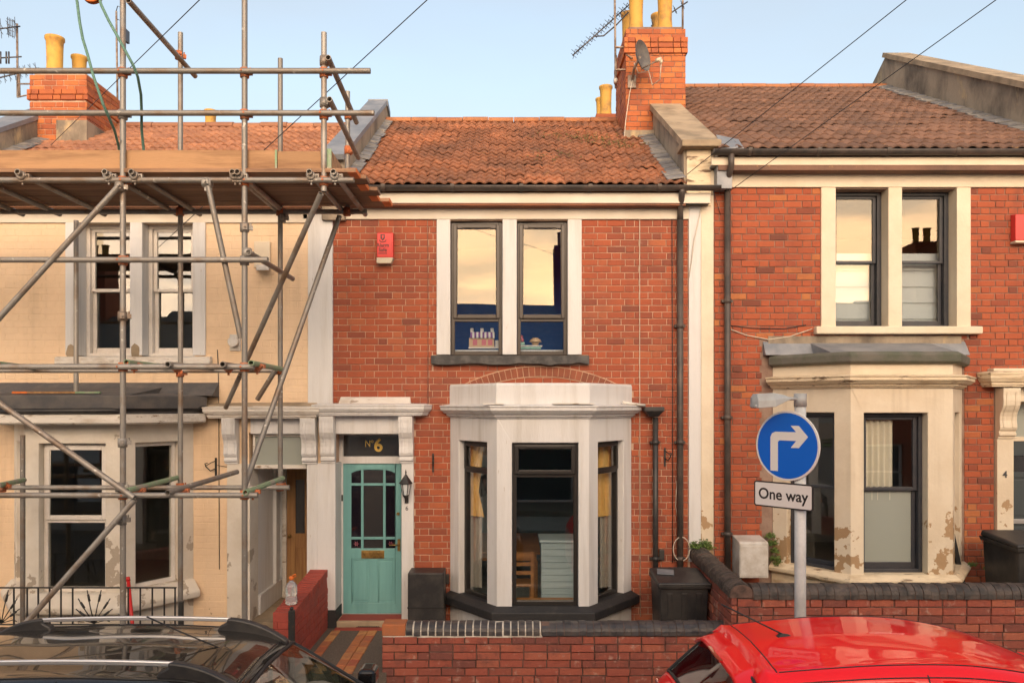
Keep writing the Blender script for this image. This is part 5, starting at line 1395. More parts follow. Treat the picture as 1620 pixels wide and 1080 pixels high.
alarm('red alarm box lettered Alarm Safe high on the brick beside the pale pilaster', 596.5, 622, 367, 407, 416.5, True)
alarm('blank red alarm box at the right edge of the picture', 1606, 1634, 338, 380, 384, False)
# plant hooks
def hook(label, px, py, s, dirx):
    b = MB(); x, z = X(px, -.02), Z(py)
    b.box(x - .012, x + .012, -.015, 0, z - .13, z + .12)
    b.path([(x, -.012, z - .02), (x + dirx * .06, -.06, z - .05), (x + dirx * .11, -.10, z + .01), (x + dirx * .12, -.11, z + .05), (x + dirx * .09, -.09, z + .055)], .008, 6)
    b.path([(x, -.012, z + .08), (x + dirx * .05, -.05, z + .06), (x + dirx * .11, -.10, z + .02)], .006, 6)
    tag(b.obj('plant_hook', m_blackiron), label, 'hook', 'iron plant hooks')
hook('iron plant hook on the brick left of the white bay', 685, 731, 1, .05)
hook('iron plant hook between the two drainpipes right of the white bay', 1052, 722, 1, .55)
hook('iron plant hook on the apricot wall below its bay roof', 341, 738, 1, -.9)
# flood light
FL = thing('floodlight', 'cream flood light fixed high on the apricot wall', 'floodlight', (X(417), 0, Z(405)))
b = MB(); b.box(X(404), X(429), -.06, 0, Z(424), Z(383)); b.obj('housing', m_creamtop, FL, bevel=.008)
b = MB(); b.hexa([(X(406, -.2), -.22, Z(428, -.2)), (X(426, -.2), -.22, Z(428, -.2)), (X(428), 0, Z(424)), (X(405), 0, Z(424))], [(X(406, -.2), -.22, Z(421, -.2)), (X(426, -.2), -.22, Z(421, -.2)), (X(428), 0, Z(417)), (X(405), 0, Z(417))]); b.obj('lamp', m_greybox, FL, bevel=.006)
# water bottle on the painted wall
BT = thing('water_bottle', 'clear plastic water bottle with orange cap on the red painted wall', 'bottle', (-2.58, -1.42, .79))
bx, by, bz = X(461, -1.42), -1.42, .79
b = MB(); b.lathe([(.002, .0), (.062, .0), (.068, .01), (.068, .07), (.060, .085), (.060, .10), (.068, .115), (.068, .17), (.064, .19), (.066, .21), (.045, .245), (.022, .262), (.020, .285)], (bx, by, bz), 20); b.obj('body', m_pearl, BT)
b = MB(); b.lathe([(.024, .278), (.026, .30), (.026, .318), (.002, .32)], (bx, by, bz), 14); b.path([(bx + .02, by, bz + .30), (bx + .055, by, bz + .325), (bx + .05, by, bz + .345), (bx + .01, by, bz + .325)], .007, 6); b.obj('cap', m_orange, BT)
# batten left on the bay roof
BA = thing('batten', 'thin wooden batten with orange and pale green ends on the felt bay roof', 'batten', (X(90, -.9), -.9, 3.24))
for a, c, m, nm in ((44, 120, m_pine, 'shaft'), (20, 44, m_orange, 'orange_end'), (120, 159, m_steelgreen, 'green_end')):
    b = MB(); b.box(X(a, -.95), X(c, -.95), -.97, -.93, 3.236, 3.262); b.obj(nm, m, BA, bevel=.004)
# plants
def clump(name, label, spots, m=m_leaf, n=120, s=(.015, .03), spread=.06, group=None, stems=True):
    t = thing(name, label, 'plant', spots[0])
    lv = MB(); st = MB(); r = random.Random(len(label))
    for c in spots:
        for _ in range(n):
            d = Vector((r.gauss(0, 1), r.gauss(0, 1), abs(r.gauss(0, .9)))).normalized() * spread * r.uniform(.3, 1.1)
            p = Vector(c) + d; a = Vector((r.gauss(0, 1), r.gauss(0, 1), r.gauss(0, .6))).normalized(); bb = a.orthogonal().normalized(); k = r.uniform(*s)
            lv.add([p - a * k, p + bb * k * .4, p + a * k, p - bb * k * .4], [(0, 1, 2, 3)])
        for _ in range(5): st.path([c, tuple(Vector(c) + Vector((r.gauss(0, .5), r.gauss(0, .5), .8)).normalized() * spread)], .002, 4)
    tag(lv.obj('leaves', m, t, fix=False), kind='stuff'); st.obj('stems', m_bark, t)
clump('fern', 'small green ferns at the house end of the round coping wall', [(2.44, -.08, 1.20), (2.56, -.06, 1.22), (2.62, -.05, 1.18), (2.50, -.10, 1.16)], spread=.09)
clump('fern', 'green weed growing down behind the grey meter box', [(3.42, -.12, 1.34), (3.46, -.1, 1.24), (3.49, -.1, 1.14), (3.50, -.1, 1.04), (3.53, -.12, .96), (3.30, -.08, .93)], n=90, spread=.07)
clump('weed', 'tuft of green weed at the foot of the brick behind the tall wall', [(5.95, -.4, 1.02), (6.1, -.5, 1.0)], n=60, spread=.06)
q = MB(); q.box(0, .06, -.03, 0, 0, 1.1, M=Matrix.Translation((X(1521, -.15), -.2, .5)) @ Matrix.Rotation(R(-12), 4, 'Y')); tag(q.obj('plank', m_black), 'dark plank leaning on the brick between the cream bay and the bin', 'plank')
# ---------------------------------------------------------------- scaffolding
SC = thing('scaffold', 'tube and board scaffold standing before the apricot house', 'scaffold', (-4.5, -2.1, .1))
YA, YB = -2.70, -1.40           # front and back rows of standards
TR = .0285
def tube(name, p0, p1, m=m_steel, r=TR):
    b = MB(); b.pipe(p0, p1, r, r - .006, 14); return b.obj(name, m, SC, fix=False)
cpm = MB()
cpm.lathe([(TR, -.045), (TR + .016, -.045), (TR + .018, 0), (TR + .016, .045), (TR, .045)], n=12)
cpm.box(-.02, .02, -TR - .03, -TR, -.028, .028); cpm.tube((0, -TR - .03, 0), (0, -TR - .055, 0), .011, 6); cpm.box(TR + .005, TR + .05, -.02, .02, -.022, .022); cpm.tube((TR + .03, 0, .02), (TR + .03, 0, .05), .008, 6)
CM = {k: cpm.mesh('coupler', m) for k, m in (('r', m_rust), ('s', m_steel))}
def coupler(p, kind='r', axis='z', spin=0):
    o = bpy.data.objects.new('coupler', CM[kind]); COL.objects.link(o); o.location = p
    o.rotation_euler = {'z': (0, 0, spin), 'x': (0, R(90), spin), 'y': (R(90), 0, spin)}[axis]; adopt(o, SC)
yl = YA - .05                     # front ledgers run just outside the standards
# standards
x1, x2, x3 = X(194.5, YA), X(387, YA), X(512.5, YA)
tube('standard', (x1, YA, -.03), (x1, YA, 8.6)); tube('standard', (x2, YA, -.03), (x2, YA, 8.6)); tube('standard', (x3, YA, Z(303, YA)), (x3, YA, Z(52, YA)))
xb0, xb1, xb2, xb3 = X(83, YB), X(285.5, YB), X(443.5, YB), X(550, YB)
tube('standard', (xb0, -.9, 3.24), (xb0, -.9, 5.36)); tube('standard', (xb1, YB, .12), (xb1, YB, Z(52, YB)))
tube('standard', (xb2, YB, Z(772, YB)), (xb2, YB, Z(93, YB))); tube('standard', (xb3, YB, Z(332, YB)), (xb3, YB, Z(145, YB)))
tube('standard', (X(36, -1.2), -1.2, .12), (X(36, -1.2), -1.2, Z(688, -1.2)))
tube('standard', (-5.75, YA, -.03), (-5.75, YA, 8.6))
for px, py in ((194, 500), (194, 700), (387, 360)): coupler((X(px, YA), YA, Z(py, YA)), 's', 'z', .4)
# ledgers: front
XLF = -8.6
def ledger(py0, px1, y=yl, z=None, x0=XLF, kinds=('r', 'r', 'r'), name='ledger', m=m_steel):
    z = Z(py0, y) if z is None else z
    tube(name, (x0, y, z), (X(px1, y), y, z), m)
    for xx, k in zip((x1, x2, x3), kinds):
        if k and xx < X(px1, y): coupler((xx, YA, z), k, 'z', rng.uniform(-.3, .3))
ledger(112.5, 586, name='guard_rail'); ledger(179, 592, kinds=('s', 'r', 'r'), name='guard_rail')
zP = Z(285, yl); ledger(285, 560); ledger(411, 424, kinds=('r', 's', None))
zL = Z(580, yl); ledger(580, 402); zLL = Z(777, yl); ledger(783, 408)
# back ledgers
zB = zP - .02
tube('ledger', (XLF, YB, Z(335, YB)), (X(580, YB), YB, Z(335, YB))); tube('ledger', (XLF, YB, Z(586, YB)), (X(452, YB), YB, Z(586, YB))); tube('ledger', (XLF, YB - .06, Z(770, YB)), (X(460, YB), YB - .06, Z(770, YB)))
for px, py in ((285, 335), (443, 335), (549, 335), (285, 590), (443, 586), (443, 770), (285, 770)): coupler((X(px, YB), YB, Z(py, YB)), 'r', 'z', .5)
# deck transoms (seen end on)
zT = zP + .057
for px, (qx, qy), m in ((27, (140, 336), 0), (165, (268, 345), 0), (207, (316, 341), 0), (367, (420, 350), 0), (489, (535, 336), 0), (527, (578, 349), 0), (-60, (60, 340), 0), (-130, (20, 340), 0), (375, (440, 352), 0)):
    xa = X(px, YA - .14); y1 = YB + .22
    tube('transom', (xa, YA - .14, zT), (xa + rng.uniform(-.03, .03), y1, zT - .02), m_steel)
    coupler((xa, YA - .05, zT - .02), 's', 'y')
# deck: rows of boards, each two lengths
bd = {}
def board(x0, x1_, y0, z0, w=.216, t=.038, m=m_boardu, name='deck_board'):
    b = MB(); b.box(0, x1_ - x0, 0, w, 0, t); me = b.mesh(name, m)
    return place_unit(name, me, SC, (x0, y0, z0), rng.gauss(0, .0015), (1, 1, 1))
zD = zT + TR + .002
endm = MB().box(0, .09, -.002, .224, -.002, .040).mesh('end_band', m_orange)
for i in range(6):
    y = YA - .02 + i * .229
    xe = (-1.555, -1.50, -1.55, -1.46, -1.51, -1.40)[i]; zj = zD + rng.uniform(0, .004)
    for a, c in ((XLF, -5.46 + .1 * (i % 3)), (-5.45 + .1 * (i % 3), xe)):
        board(a, c, y, zj)
    if i in (0, 2, 4, 5): place_unit('end_band', endm, SC, (xe - .088, y, zj), 0, (1, 1, 1))
# toe boards
zt0, zt1 = Z(272.5, YA + .06), Z(239, YA + .06)
def toe(x0, x1_, z0=zt0, z1=zt1, y=YA + .035):
    b = MB(); b.box(0, x1_ - x0, 0, .036, 0, z1 - z0); o = place_unit('toe_board', b.mesh('toe_board', m_board), SC, (x0, y, z0), 0, (1, 1, 1)); return o
toe(XLF, X(-60, YA)); toe(X(-59, YA), X(436, YA)); toe(X(437.5, YA), X(507, YA), zt0 - .02, zt1 - .01)
b = MB(); b.box(X(434, YA), X(437, YA), YA + .02, YA + .034, zt0, zt1); b.obj('end_band', m_steelgreen, SC)
b = MB(); b.hexa([(x3 + .03, YA + .03, zt0), (x3 + .066, YA + .03, zt0), (x3 + .04, YB - .1, zt0), (x3 + .0, YB - .1, zt0)], [(x3 + .03, YA + .03, zt1), (x3 + .066, YA + .03, zt1), (x3 + .04, YB - .1, zt1), (x3 + .0, YB - .1, zt1)]); b.obj('toe_board', m_board, SC)
b = MB(); b.box(x3 + .02, x3 + .07, YA + .016, YA + .03, zt0, zt1 + .01); b.obj('end_band', m_steelgreen, SC)
# end guard returns
tube('guard_rail', P(519, 91, YA - .1), P(564, 194, YB + .02)); tube('guard_rail', P(521, 157, YA - .1), P(567, 250, YB + .02))
for py in (97, 163): coupler(P(513, py, YA), 's', 'z', 1.2)
for p in ((551, 183), (551, 238)): coupler(P(p[0], p[1], YB), 'r', 'z', 1.2)
# mid rail return and short outriggers
tube('transom', P(393, 399, YA - .06), P(463, 441, YB + .05)); coupler(P(390, 400, YA), 's', 'z', 1)
# braces
def brace(a, b_, ya, yb, m=m_steel): tube('brace', P(*a, ya), P(*b_, yb), m)
brace((-14, 517), (190, 292), YA - .08, YA - .08); coupler(P(189, 296, YA - .04), 's', 'z', .3)
brace((-16, 627), (212, 787), YA - .11, YA - .11); coupler(P(190, 770, YA - .05), 's', 'z', .3)
brace((213, 790), (-4, 1036), YA - .08, YA - .30); coupler(P(193, 822, YA), 's', 'z', .2)
brace((327, 283), (381, 535), YA - .06, YA + .06); coupler(P(328, 290, YA - .05), 's', 'x')
brace((508, 306), (357, 645), YA - .02, YB + .5)
brace((537, 342), (386, 772), YB - .05, YA + .08)
brace((436, 585), (407, 632), YB - .08, YB - .02)
brace((203, 1), (309, 121), YA - .05, YB + .1)
coupler(P(283, 88, YB), 'r', 'z', .6)
coupler(P(446, 345, YB), 's', 'z', .2)
# lift transoms, ends towards the street
def tr(a, b_, ya, yb, m=m_steel): tube('transom', P(*a, ya), P(*b_, yb), m); coupler(P(a[0] + (b_[0] - a[0]) * .2, a[1] + (b_[1] - a[1]) * .2 + 3, ya + (yb - ya) * .2), 'r', 'y')
tr((265, 576), (340, 583), YA - .16, YB + .1); tr((352, 576), (400, 583), YA - .16, YB + .05); tr((397, 574), (447, 584), YA - .1, YB + .02, m_steelgreen); tr((-30, 572), (55, 582), YA - .1, YB, m_steelgreen); tr((200, 573), (262, 580), YA - .05, YB, m_steelgreen)
tr((265, 779), (375, 746), YA - .16, YB + .02); tr((201, 776), (285, 754), YA - .1, YB + .1, m_steelgreen); tr((388, 779), (447, 756), YA - .1, YB - .1, m_steelgreen); tr((-4, 768), (38, 759), YA, YB, m_steelgreen)
# gin wheel and rope
GWH = thing('gin_wheel', 'orange gin wheel hanging above the scaffold at the top edge', 'pulley', P(146, -8, YA - .5))
c = P(146, -12, YA - .5)
MT = Matrix.Translation(c) @ Matrix.Rotation(R(90), 4, 'X')
b = MB(); b.lathe([(.09, -.025), (.105, -.022), (.085, -.008), (.085, .008), (.105, .022), (.09, .025)], n=28, M=MT); b.obj('wheel', m_orange, GWH)
b = MB(); b.path([c + Vector((0, -.04, 0)), c + Vector((0, -.04, .14)), c + Vector((0, 0, .2)), c + Vector((0, .04, .14)), c + Vector((0, .04, 0))], .01, 6); b.tube(c + Vector((0, 0, .2)), c + Vector((0, 0, .40)), .012, 8); b.obj('hook', m_orange, GWH)
tube('gin_arm', tuple(c + Vector((-.25, 0, .40))), (x1 + .3, YA, c.z + .40))
yr = YA - .5
b = MB(); b.path([P(119, -12, yr), P(122, 3, yr), P(126, 35, yr), P(131, 62, yr), P(139, 88, yr), P(147, 118, yr), P(155, 142, yr), P(163, 165, yr), P(172, 185, yr + .1), P(181, 206, yr + .3), P(188, 232, yr + .55), P(190, 262, yr + .75)], .0135, 8)
tag(b.obj('rope', m_rope), 'green rope falling in a slack curve from the left side of the gin wheel', 'rope', None)
b = MB(); b.path([P(155, -10, yr), P(160, 8, yr), P(172, 33, yr), P(186, 58, yr), P(199, 82, yr), P(211, 104, yr), P(218, 122, yr + .1), P(223, 150, yr + .3), P(224, 178, yr + .5), P(224, 205, yr + .65), P(227, 235, yr + .75), P(229, 262, yr + .8)], .0135, 8)
tag(b.obj('rope', m_rope), 'green rope falling from the right side of the gin wheel past the tall standard', 'rope', None)

# ---------------------------------------------------------------- aerials, dish, overhead wires
def wire(label, pts, r=.005):
    a, b_ = Vector(pts[0]), Vector(pts[1]); n = 24; e = a + (b_ - a) * pts[2]
    q = []
    for i in range(n + 1):
        t = i / n; p = a.lerp(e, t); p.z -= .10 * math.sin(math.pi * t) * pts[3]; q.append(p)
    tag(MB().path(q, r, 5).obj('overhead_wire', m_wire), label, 'overhead wire', 'telephone wires')
wire('overhead wire rising from the centre chimney parapet toward the top right', [P(1087, 276, -.1), P(1434, 0, -3.0), 2.6, .0])
wire('overhead wire rising from the gutter of the cream right house past the far parapet', [P(1156, 301, -.1), P(1576, 0, -3.0), 2.6, .0])
wire('overhead wire passing over the parapet left of the centre roof', [P(250, 392, -.1), P(676, 0, -3.2), 2.6, .0])
wire('overhead wire crossing before the left chimney and the ropes', [P(72, 238, 2.2), P(316, 0, -3.2), 2.0, .0])

def yagi(name_t, label, mast, boom, n, el, y, pairs=True, refl=True, mr=.018):
    t = thing('tv_aerial', label, 'aerial', mast[0], 'roof aerials')
    MB().tube(mast[0], mast[1], mr, 8).obj('mast', m_mast, t)
    b = MB(); a, c = Vector(boom[0]), Vector(boom[1]); b.tube(a, c, .012, 6); b.obj('boom', m_aerial, t)
    e = MB(); d = (c - a).normalized(); side = Vector((d.x * .2, 1, 0)); side = (side - d * side.dot(d)).normalized(); up = d.cross(side).normalized()
    for i in range(n):
        p = a.lerp(c, (i + .3) / n)
        e.tube(p - side * el + up * 0, p + side * el, .005, 4)
        if pairs: e.path([p + side * el * .3 + up * .06, p + side * el * .3, p + side * el * .3 - up * .06], .005, 4); e.path([p - side * el * .4 + up * .07, p - side * el * .4, p - side * el * .4 - up * .07], .005, 4)
    e.obj('elements', m_aerial, t)
    return t
t = yagi('a', 'long aerial on a bracketed mast left of the centre chimney', (P(974, 140, 2.6), P(972, -60, 2.6)), (P(906, 88, 2.5), P(1002, 2, 2.9)), 13, .12, 2.6)
MB().path([P(912, 82, 2.5), P(940, 58, 2.55), P(955, 57, 2.6), P(975, 40, 2.7), P(994, 20, 2.8)], .012, 6).obj('lower_boom', m_aerial, t)
q = MB(); q.box(X(971, 2.6), X(992, 2.3), 2.35, 2.39, Z(86, 2.6), Z(84, 2.6)); q.box(X(971, 2.6), X(992, 2.3), 2.35, 2.39, Z(121, 2.6), Z(119, 2.6)); q.tube(P(974, 88, 2.6), P(974, 119, 2.6), .022, 8); q.path([P(990, 86, 2.3), P(1001, 93, 2.25)], .012, 5); q.obj('bracket', m_mast, t)
q = MB(); q.tube(P(971, 128, 2.5), P(976, 128, 2.5), .045, 12); q.obj('amplifier', m_greybox, t)
t = yagi('b', 'aerial on a short mast right of the tall pots at the top edge', (P(1080, 48, 3.1), P(1080, -60, 3.1)), (P(1030, 42, 3.2), P(1088, 3, 3.0)), 5, .12, 3.1)
t = yagi('c', 'grid aerial at the top of the mast left of the yellow pots', (P(28, 154, 2.9), P(27, 38, 2.9)), (P(-2, 46, 2.7), P(32, 42, 2.9)), 3, .22, 2.9)
q = MB()
for i in range(5): q.tube(P(12 + i * 2.6, 27 + i * 1.4, 2.75), P(12 + i * 2.6, 55 + i * 1.6, 2.75), .005, 4)
for i in range(4): q.tube(P(10, 30 + i * 8, 2.75), P(23, 35 + i * 8, 2.75), .005, 4)
q.obj('grid_reflector', m_aerial, t)
q = MB(); q.tube(P(0, 92, 2.8), P(34, 90, 2.8), .012, 6)
for x_ in (1, 10, 14): q.tube(P(x_, 82, 2.8), P(x_, 101, 2.8), .014, 5)
q.obj('lower_boom', m_aerial, t)
t = yagi('d', 'sloping aerial low against the left side of the left chimney', (P(31, 154, 2.8), P(30, 118, 2.8)), (P(-4, 124, 2.6), P(62, 108, 3.0)), 8, .14, 2.8)
q = MB(); q.path([P(47, 133, 2.3), P(28, 133, 2.7), P(28, 154, 2.7), P(46, 150, 2.3)], .014, 6); q.obj('bracket', m_mast, t)
t = thing('tv_aerial', 'slim upright aerial rising behind the tall scaffold standard', 'aerial', P(186, 160, 3.4), 'roof aerials')
q = MB(); q.tube(P(186, 164, 3.4), P(184, 18, 3.4), .018, 8); q.obj('mast', m_mast, t)
q = MB(); q.path([P(184, 18, 3.4), P(186, 10, 3.4), P(190, 11, 3.4), P(191, 33, 3.4), P(186, 31, 3.4)], .008, 5); q.box(X(199, 3.4), X(203, 3.4), 3.3, 3.45, Z(68, 3.4), Z(49, 3.4)); q.obj('elements', m_aerial, t)
DS = thing('satellite_dish', 'grey satellite dish fixed to the centre chimney', 'satellite dish', P(1000, 120, 2.25))
cdp = P(1015, 89, 1.85); nd = Vector((.80, -.60, .08)).normalized()
Md = Matrix.Translation(cdp) @ nd.to_track_quat('Z', 'Y').to_matrix().to_4x4()
b = MB(); prof = [(.235 * k / 6, .08 * (k / 6) ** 2 - .05) for k in range(7)]
b.lathe([(max(r_, .002), z_) for r_, z_ in prof] + [(.24, .032), (.235, .026)] + [(max(r_ - .004, .001), z_ - .012) for r_, z_ in reversed(prof)], n=32, M=Md); b.obj('dish', m_dish, DS)
b = MB(); lnb = cdp + nd * .34 + Vector((0, 0, -.16)); b.path([cdp + Vector((0, 0, -.20)), lnb], .011, 6); b.path([cdp - nd * .03, P(1003, 110, 2.1), P(1000, 128, 2.27)], .022, 8); b.box(X(993, 2.28), X(1006, 2.28), 2.25, 2.29, Z(140, 2.28), Z(120, 2.28)); b.obj('arm', m_mast, DS)
b = MB(); b.tube(lnb, lnb - nd * .09, .032, 12); b.tube(lnb - Vector((0, 0, .02)), lnb - Vector((0, 0, .07)), .02, 8); b.obj('receiver', m_ivory, DS)
b = MB(); b.path([lnb - Vector((0, 0, .06)), lnb + Vector((.0, .1, -.28)), P(1032, 135, 2.2), P(1026, 112, 2.2), P(1010, 116, 2.2), P(1003, 100, 2.2)], .008, 5)
b.path([P(1003, 118, 2.24), P(996, 148, 2.25), P(990, 190, 2.25), P(987, 225, 2.1), P(1000, 245, 1.5), P(1020, 268, .7), P(1035, 288, 0.0)], .008, 5)
b.path([P(990, 228, 2.1), P(1020, 226, 1.75), P(1035, 243, 1.3), P(1052, 258, .9), P(1062, 276, .3)], .008, 5); b.obj('cables', m_cable, DS)
# ---------------------------------------------------------------- cars
def catmull(Pc, t):
    n = Pc.shape[0]; i = np.clip(np.floor(t).astype(int), 0, n - 2); f = (t - i)[:, None]
    sh = (1,) * (Pc.ndim - 1); f = f.reshape(-1, *sh)
    g = lambda k: Pc[np.clip(k, 0, n - 1)]
    p0, p1, p2, p3 = g(i - 1), g(i), g(i + 1), g(i + 2)
    T = .42
    m1, m2 = T * (p2 - p0), T * (p3 - p1)
    return (2 * f**3 - 3 * f**2 + 1) * p1 + (f**3 - 2 * f**2 + f) * m1 + (-2 * f**3 + 3 * f**2) * p2 + (f**3 - f**2) * m2

def car(name, label, loc, st, paint, glass_ranges, seams, nu=8, nv=6, rear_lamp=True, seats=(1.3, 2.1), wheels=(.78, 3.35), clear=None, zs=1.0):
    """body lofted through half sections st = [(x, [(y, z) * 7])]; glass_ranges = [(name, u0, u1, v0, v1)] in section units (v 0 = sill, 6 = roof centre)"""
    t = thing(name, label, 'car', loc)
    A = np.array([[(x, y, z) for y, z in sec] for x, sec in st]); A[:, :, 2] *= zs        # nst,7,3
    us = np.linspace(0, len(st) - 1, (len(st) - 1) * nu + 1); vs_ = np.linspace(0, 6, 6 * nv + 1)
    G = catmull(A, us); G = np.stack([catmull(g, vs_) for g in G])       # nu,nv,3
    G[:, -1, 1] = 0
    Lft = G.copy(); Lft[:, :, 1] *= -1
    full = np.concatenate([G, Lft[:, ::-1][:, 1:]], axis=1)
    U, V = full.shape[:2]
    nn = np.zeros_like(full)
    du = np.gradient(full, axis=0); dv = np.gradient(full, axis=1); nn = np.cross(dv, du); nn /= np.maximum(np.linalg.norm(nn, axis=2, keepdims=True), 1e-9)
    if nn[U // 2, V // 2, 2] < 0: nn = -nn
    def vv(j): return vs_[j] if j < len(vs_) else vs_[2 * (len(vs_) - 1) - j]
    parts = {}
    for i in range(U - 1):
        for j in range(V - 1):
            uc = (us[i] + us[i + 1]) / 2; vc = (vv(j) + vv(j + 1)) / 2; sd = 'a' if j < V // 2 else 'b'
            key = 'body'
            for nm, u0, u1, v0, v1 in glass_ranges:
                if u0 < uc < u1 and v0 < vc < v1: key = nm + (sd if v1 <= 4.2 else ''); break
            parts.setdefault(key, []).append((i, j))
    T = Matrix.Translation(loc)
    for key, cells in parts.items():
        idx = {}; b = MB(); vs2 = []; fs = []
        for i, j in cells:
            q = []
            for a, c in ((i, j), (i + 1, j), (i + 1, j + 1), (i, j + 1)):
                if (a, c) not in idx:
                    idx[(a, c)] = len(vs2); p = full[a, c]
                    if key != 'body': p = p - nn[a, c] * .006
                    vs2.append(tuple(p + np.array(loc)))
                q.append(idx[(a, c)])
            fs.append(tuple(q))
        b.add(vs2, fs, True)
        if key == 'body':
            n0 = [tuple(full[0, j] + np.array(loc)) for j in range(V)]; n1 = [tuple(full[-1, j] + np.array(loc)) for j in range(V)]
            b.add(n0, [tuple(reversed(range(V)))]); b.add(n1, [tuple(range(V))])
        nm = key if key == 'body' else key.rstrip('ab') if key[:-1] in ('side_window', 'quarter_window') else key
        clr = nm in ('windscreen',)
        o = b.obj(nm, paint if key == 'body' else (clear if clr and clear else g_car), t, fix=True)
        if key != 'body':                                   # dark seal round the pane
            edge = {}
            for f_ in fs:
                for k in range(4):
                    e = tuple(sorted((f_[k], f_[(k + 1) % 4]))); edge[e] = edge.get(e, 0) + 1
            s = MB()
            for e, cnt in edge.items():
                if cnt == 1: s.tube(vs2[e[0]], vs2[e[1]], .014, 6, caps=False)
            s.obj('seal', m_trim, o, fix=False)
        else:
            md = o.modifiers.new('thick', 'SOLIDIFY'); md.thickness = .012; md.offset = -1
            for (ua, va, ub, vb) in seams:
                for sgn in (1, -1):
                    n_ = 28; pts = []
                    for k in range(n_ + 1):
                        uu, v2 = ua + (ub - ua) * k / n_, va + (vb - va) * k / n_
                        g = catmull(A, np.array([uu]))[0]; p = catmull(g, np.array([v2]))[0]
                        pts.append((p[0] + loc[0], sgn * p[1] + loc[1], p[2] + loc[2] + .0005))
                    MB().path(pts, .0045, 5).obj('panel_gap', m_trim, o, fix=False)
    hw = A[len(st) // 2][1][1] if False else max(y for _, s_ in st for y, z in s_)
    for wx in wheels:
        for sgn in (1, -1):
            Mw = Matrix.Translation(Vector(loc) + Vector((wx, sgn * (hw - .10), .32))) @ Matrix.Rotation(R(90), 4, 'X')
            q = MB(); q.lathe([(.20, -.11), (.30, -.11), (.32, -.08), (.32, .08), (.30, .11), (.20, .11)], n=32, M=Mw); ty = q.obj('wheel', m_tyre, t)
            q = MB(); q.lathe([(.02, -.09), (.20, -.10), (.205, .10), (.02, .085)], n=24, M=Mw); q.obj('rim', m_alloy, ty)
    for sx_ in seats:
        for sgn in (.36, -.36):
            q = MB(); x, y, z = loc[0] + sx_, loc[1] + sgn, loc[2]
            q.hexa([(x - .02, y - .24, z + .45), (x + .45, y - .24, z + .42), (x + .45, y + .24, z + .42), (x - .02, y + .24, z + .45)], [(x - .02, y - .23, z + .58), (x + .45, y - .23, z + .58), (x + .45, y + .23, z + .58), (x - .02, y + .23, z + .58)])
            q.hexa([(x - .06, y - .22, z + .55), (x + .06, y - .22, z + .55), (x + .06, y + .22, z + .55), (x - .06, y + .22, z + .55)], [(x - .26, y - .17, z + 1.12), (x - .15, y - .17, z + 1.12), (x - .15, y + .17, z + 1.12), (x - .26, y + .17, z + 1.12)])
            q.hexa([(x - .27, y - .11, z + 1.14), (x - .18, y - .11, z + 1.14), (x - .18, y + .11, z + 1.14), (x - .27, y + .11, z + 1.14)], [(x - .31, y - .10, z + 1.30), (x - .23, y - .10, z + 1.30), (x - .23, y + .10, z + 1.30), (x - .31, y + .10, z + 1.30)])
            q.obj('seat', m_seat, t, bevel=.02)
    q = MB(); q.box(loc[0] + .35, loc[0] + 3.3, loc[1] - hw * .8, loc[1] + hw * .8, loc[2] + .25, loc[2] + .40)
    q.box(loc[0] + 2.75, loc[0] + 3.15, loc[1] - hw * .78, loc[1] + hw * .78, loc[2] + .6, loc[2] + .93); q.obj('dashboard', m_trim, t, bevel=.02)
    return t

BLX, BLY = -4.18, -5.56
blk = [(0, [(.70, .30), (.78, .45), (.78, .62), (.76, .75), (.70, .85), (.45, .90), (0, .92)]),
       (.12, [(.80, .25), (.87, .5), (.87, .75), (.85, .92), (.76, 1.02), (.5, 1.06), (0, 1.08)]),
       (.55, [(.85, .22), (.91, .55), (.91, .8), (.87, 1.0), (.63, 1.47), (.40, 1.535), (0, 1.56)]),
       (1.25, [(.86, .2), (.92, .55), (.92, .8), (.88, 1.0), (.64, 1.53), (.41, 1.59), (0, 1.615)]),
       (1.95, [(.86, .2), (.92, .55), (.92, .8), (.88, 1.0), (.64, 1.53), (.41, 1.59), (0, 1.615)]),
       (2.55, [(.86, .2), (.92, .55), (.92, .8), (.88, .99), (.63, 1.46), (.41, 1.52), (0, 1.545)]),
       (3.28, [(.86, .2), (.91, .55), (.91, .8), (.87, .97), (.80, 1.02), (.5, 1.05), (0, 1.07)]),
       (3.9, [(.85, .22), (.90, .55), (.90, .76), (.84, .90), (.75, .95), (.48, .99), (0, 1.01)]),
       (4.26, [(.76, .25), (.84, .5), (.84, .66), (.80, .80), (.71, .85), (.45, .88), (0, .9)]),
       (4.38, [(.62, .3), (.70, .45), (.70, .56), (.67, .68), (.60, .72), (.38, .74), (0, .75)])]
BC = car('parked_car', 'black estate car with silver roof rails parked below the scaffold', (BLX, BLY, -.12), blk, m_blackcar,
         [('windscreen', 5.12, 5.92, 4.12, 6), ('rear_window', 1.15, 1.88, 4.2, 6), ('side_window', 3.58, 5.55, 3.12, 3.88), ('side_window', 2.1, 3.42, 3.12, 3.88)],
         [(3.5, .6, 3.5, 4.3), (2.05, 4.45, 5.0, 4.45), (5.04, 4.4, 5.04, 6), (5.98, 3.2, 5.98, 6)], clear=g_carclear, zs=1.047)
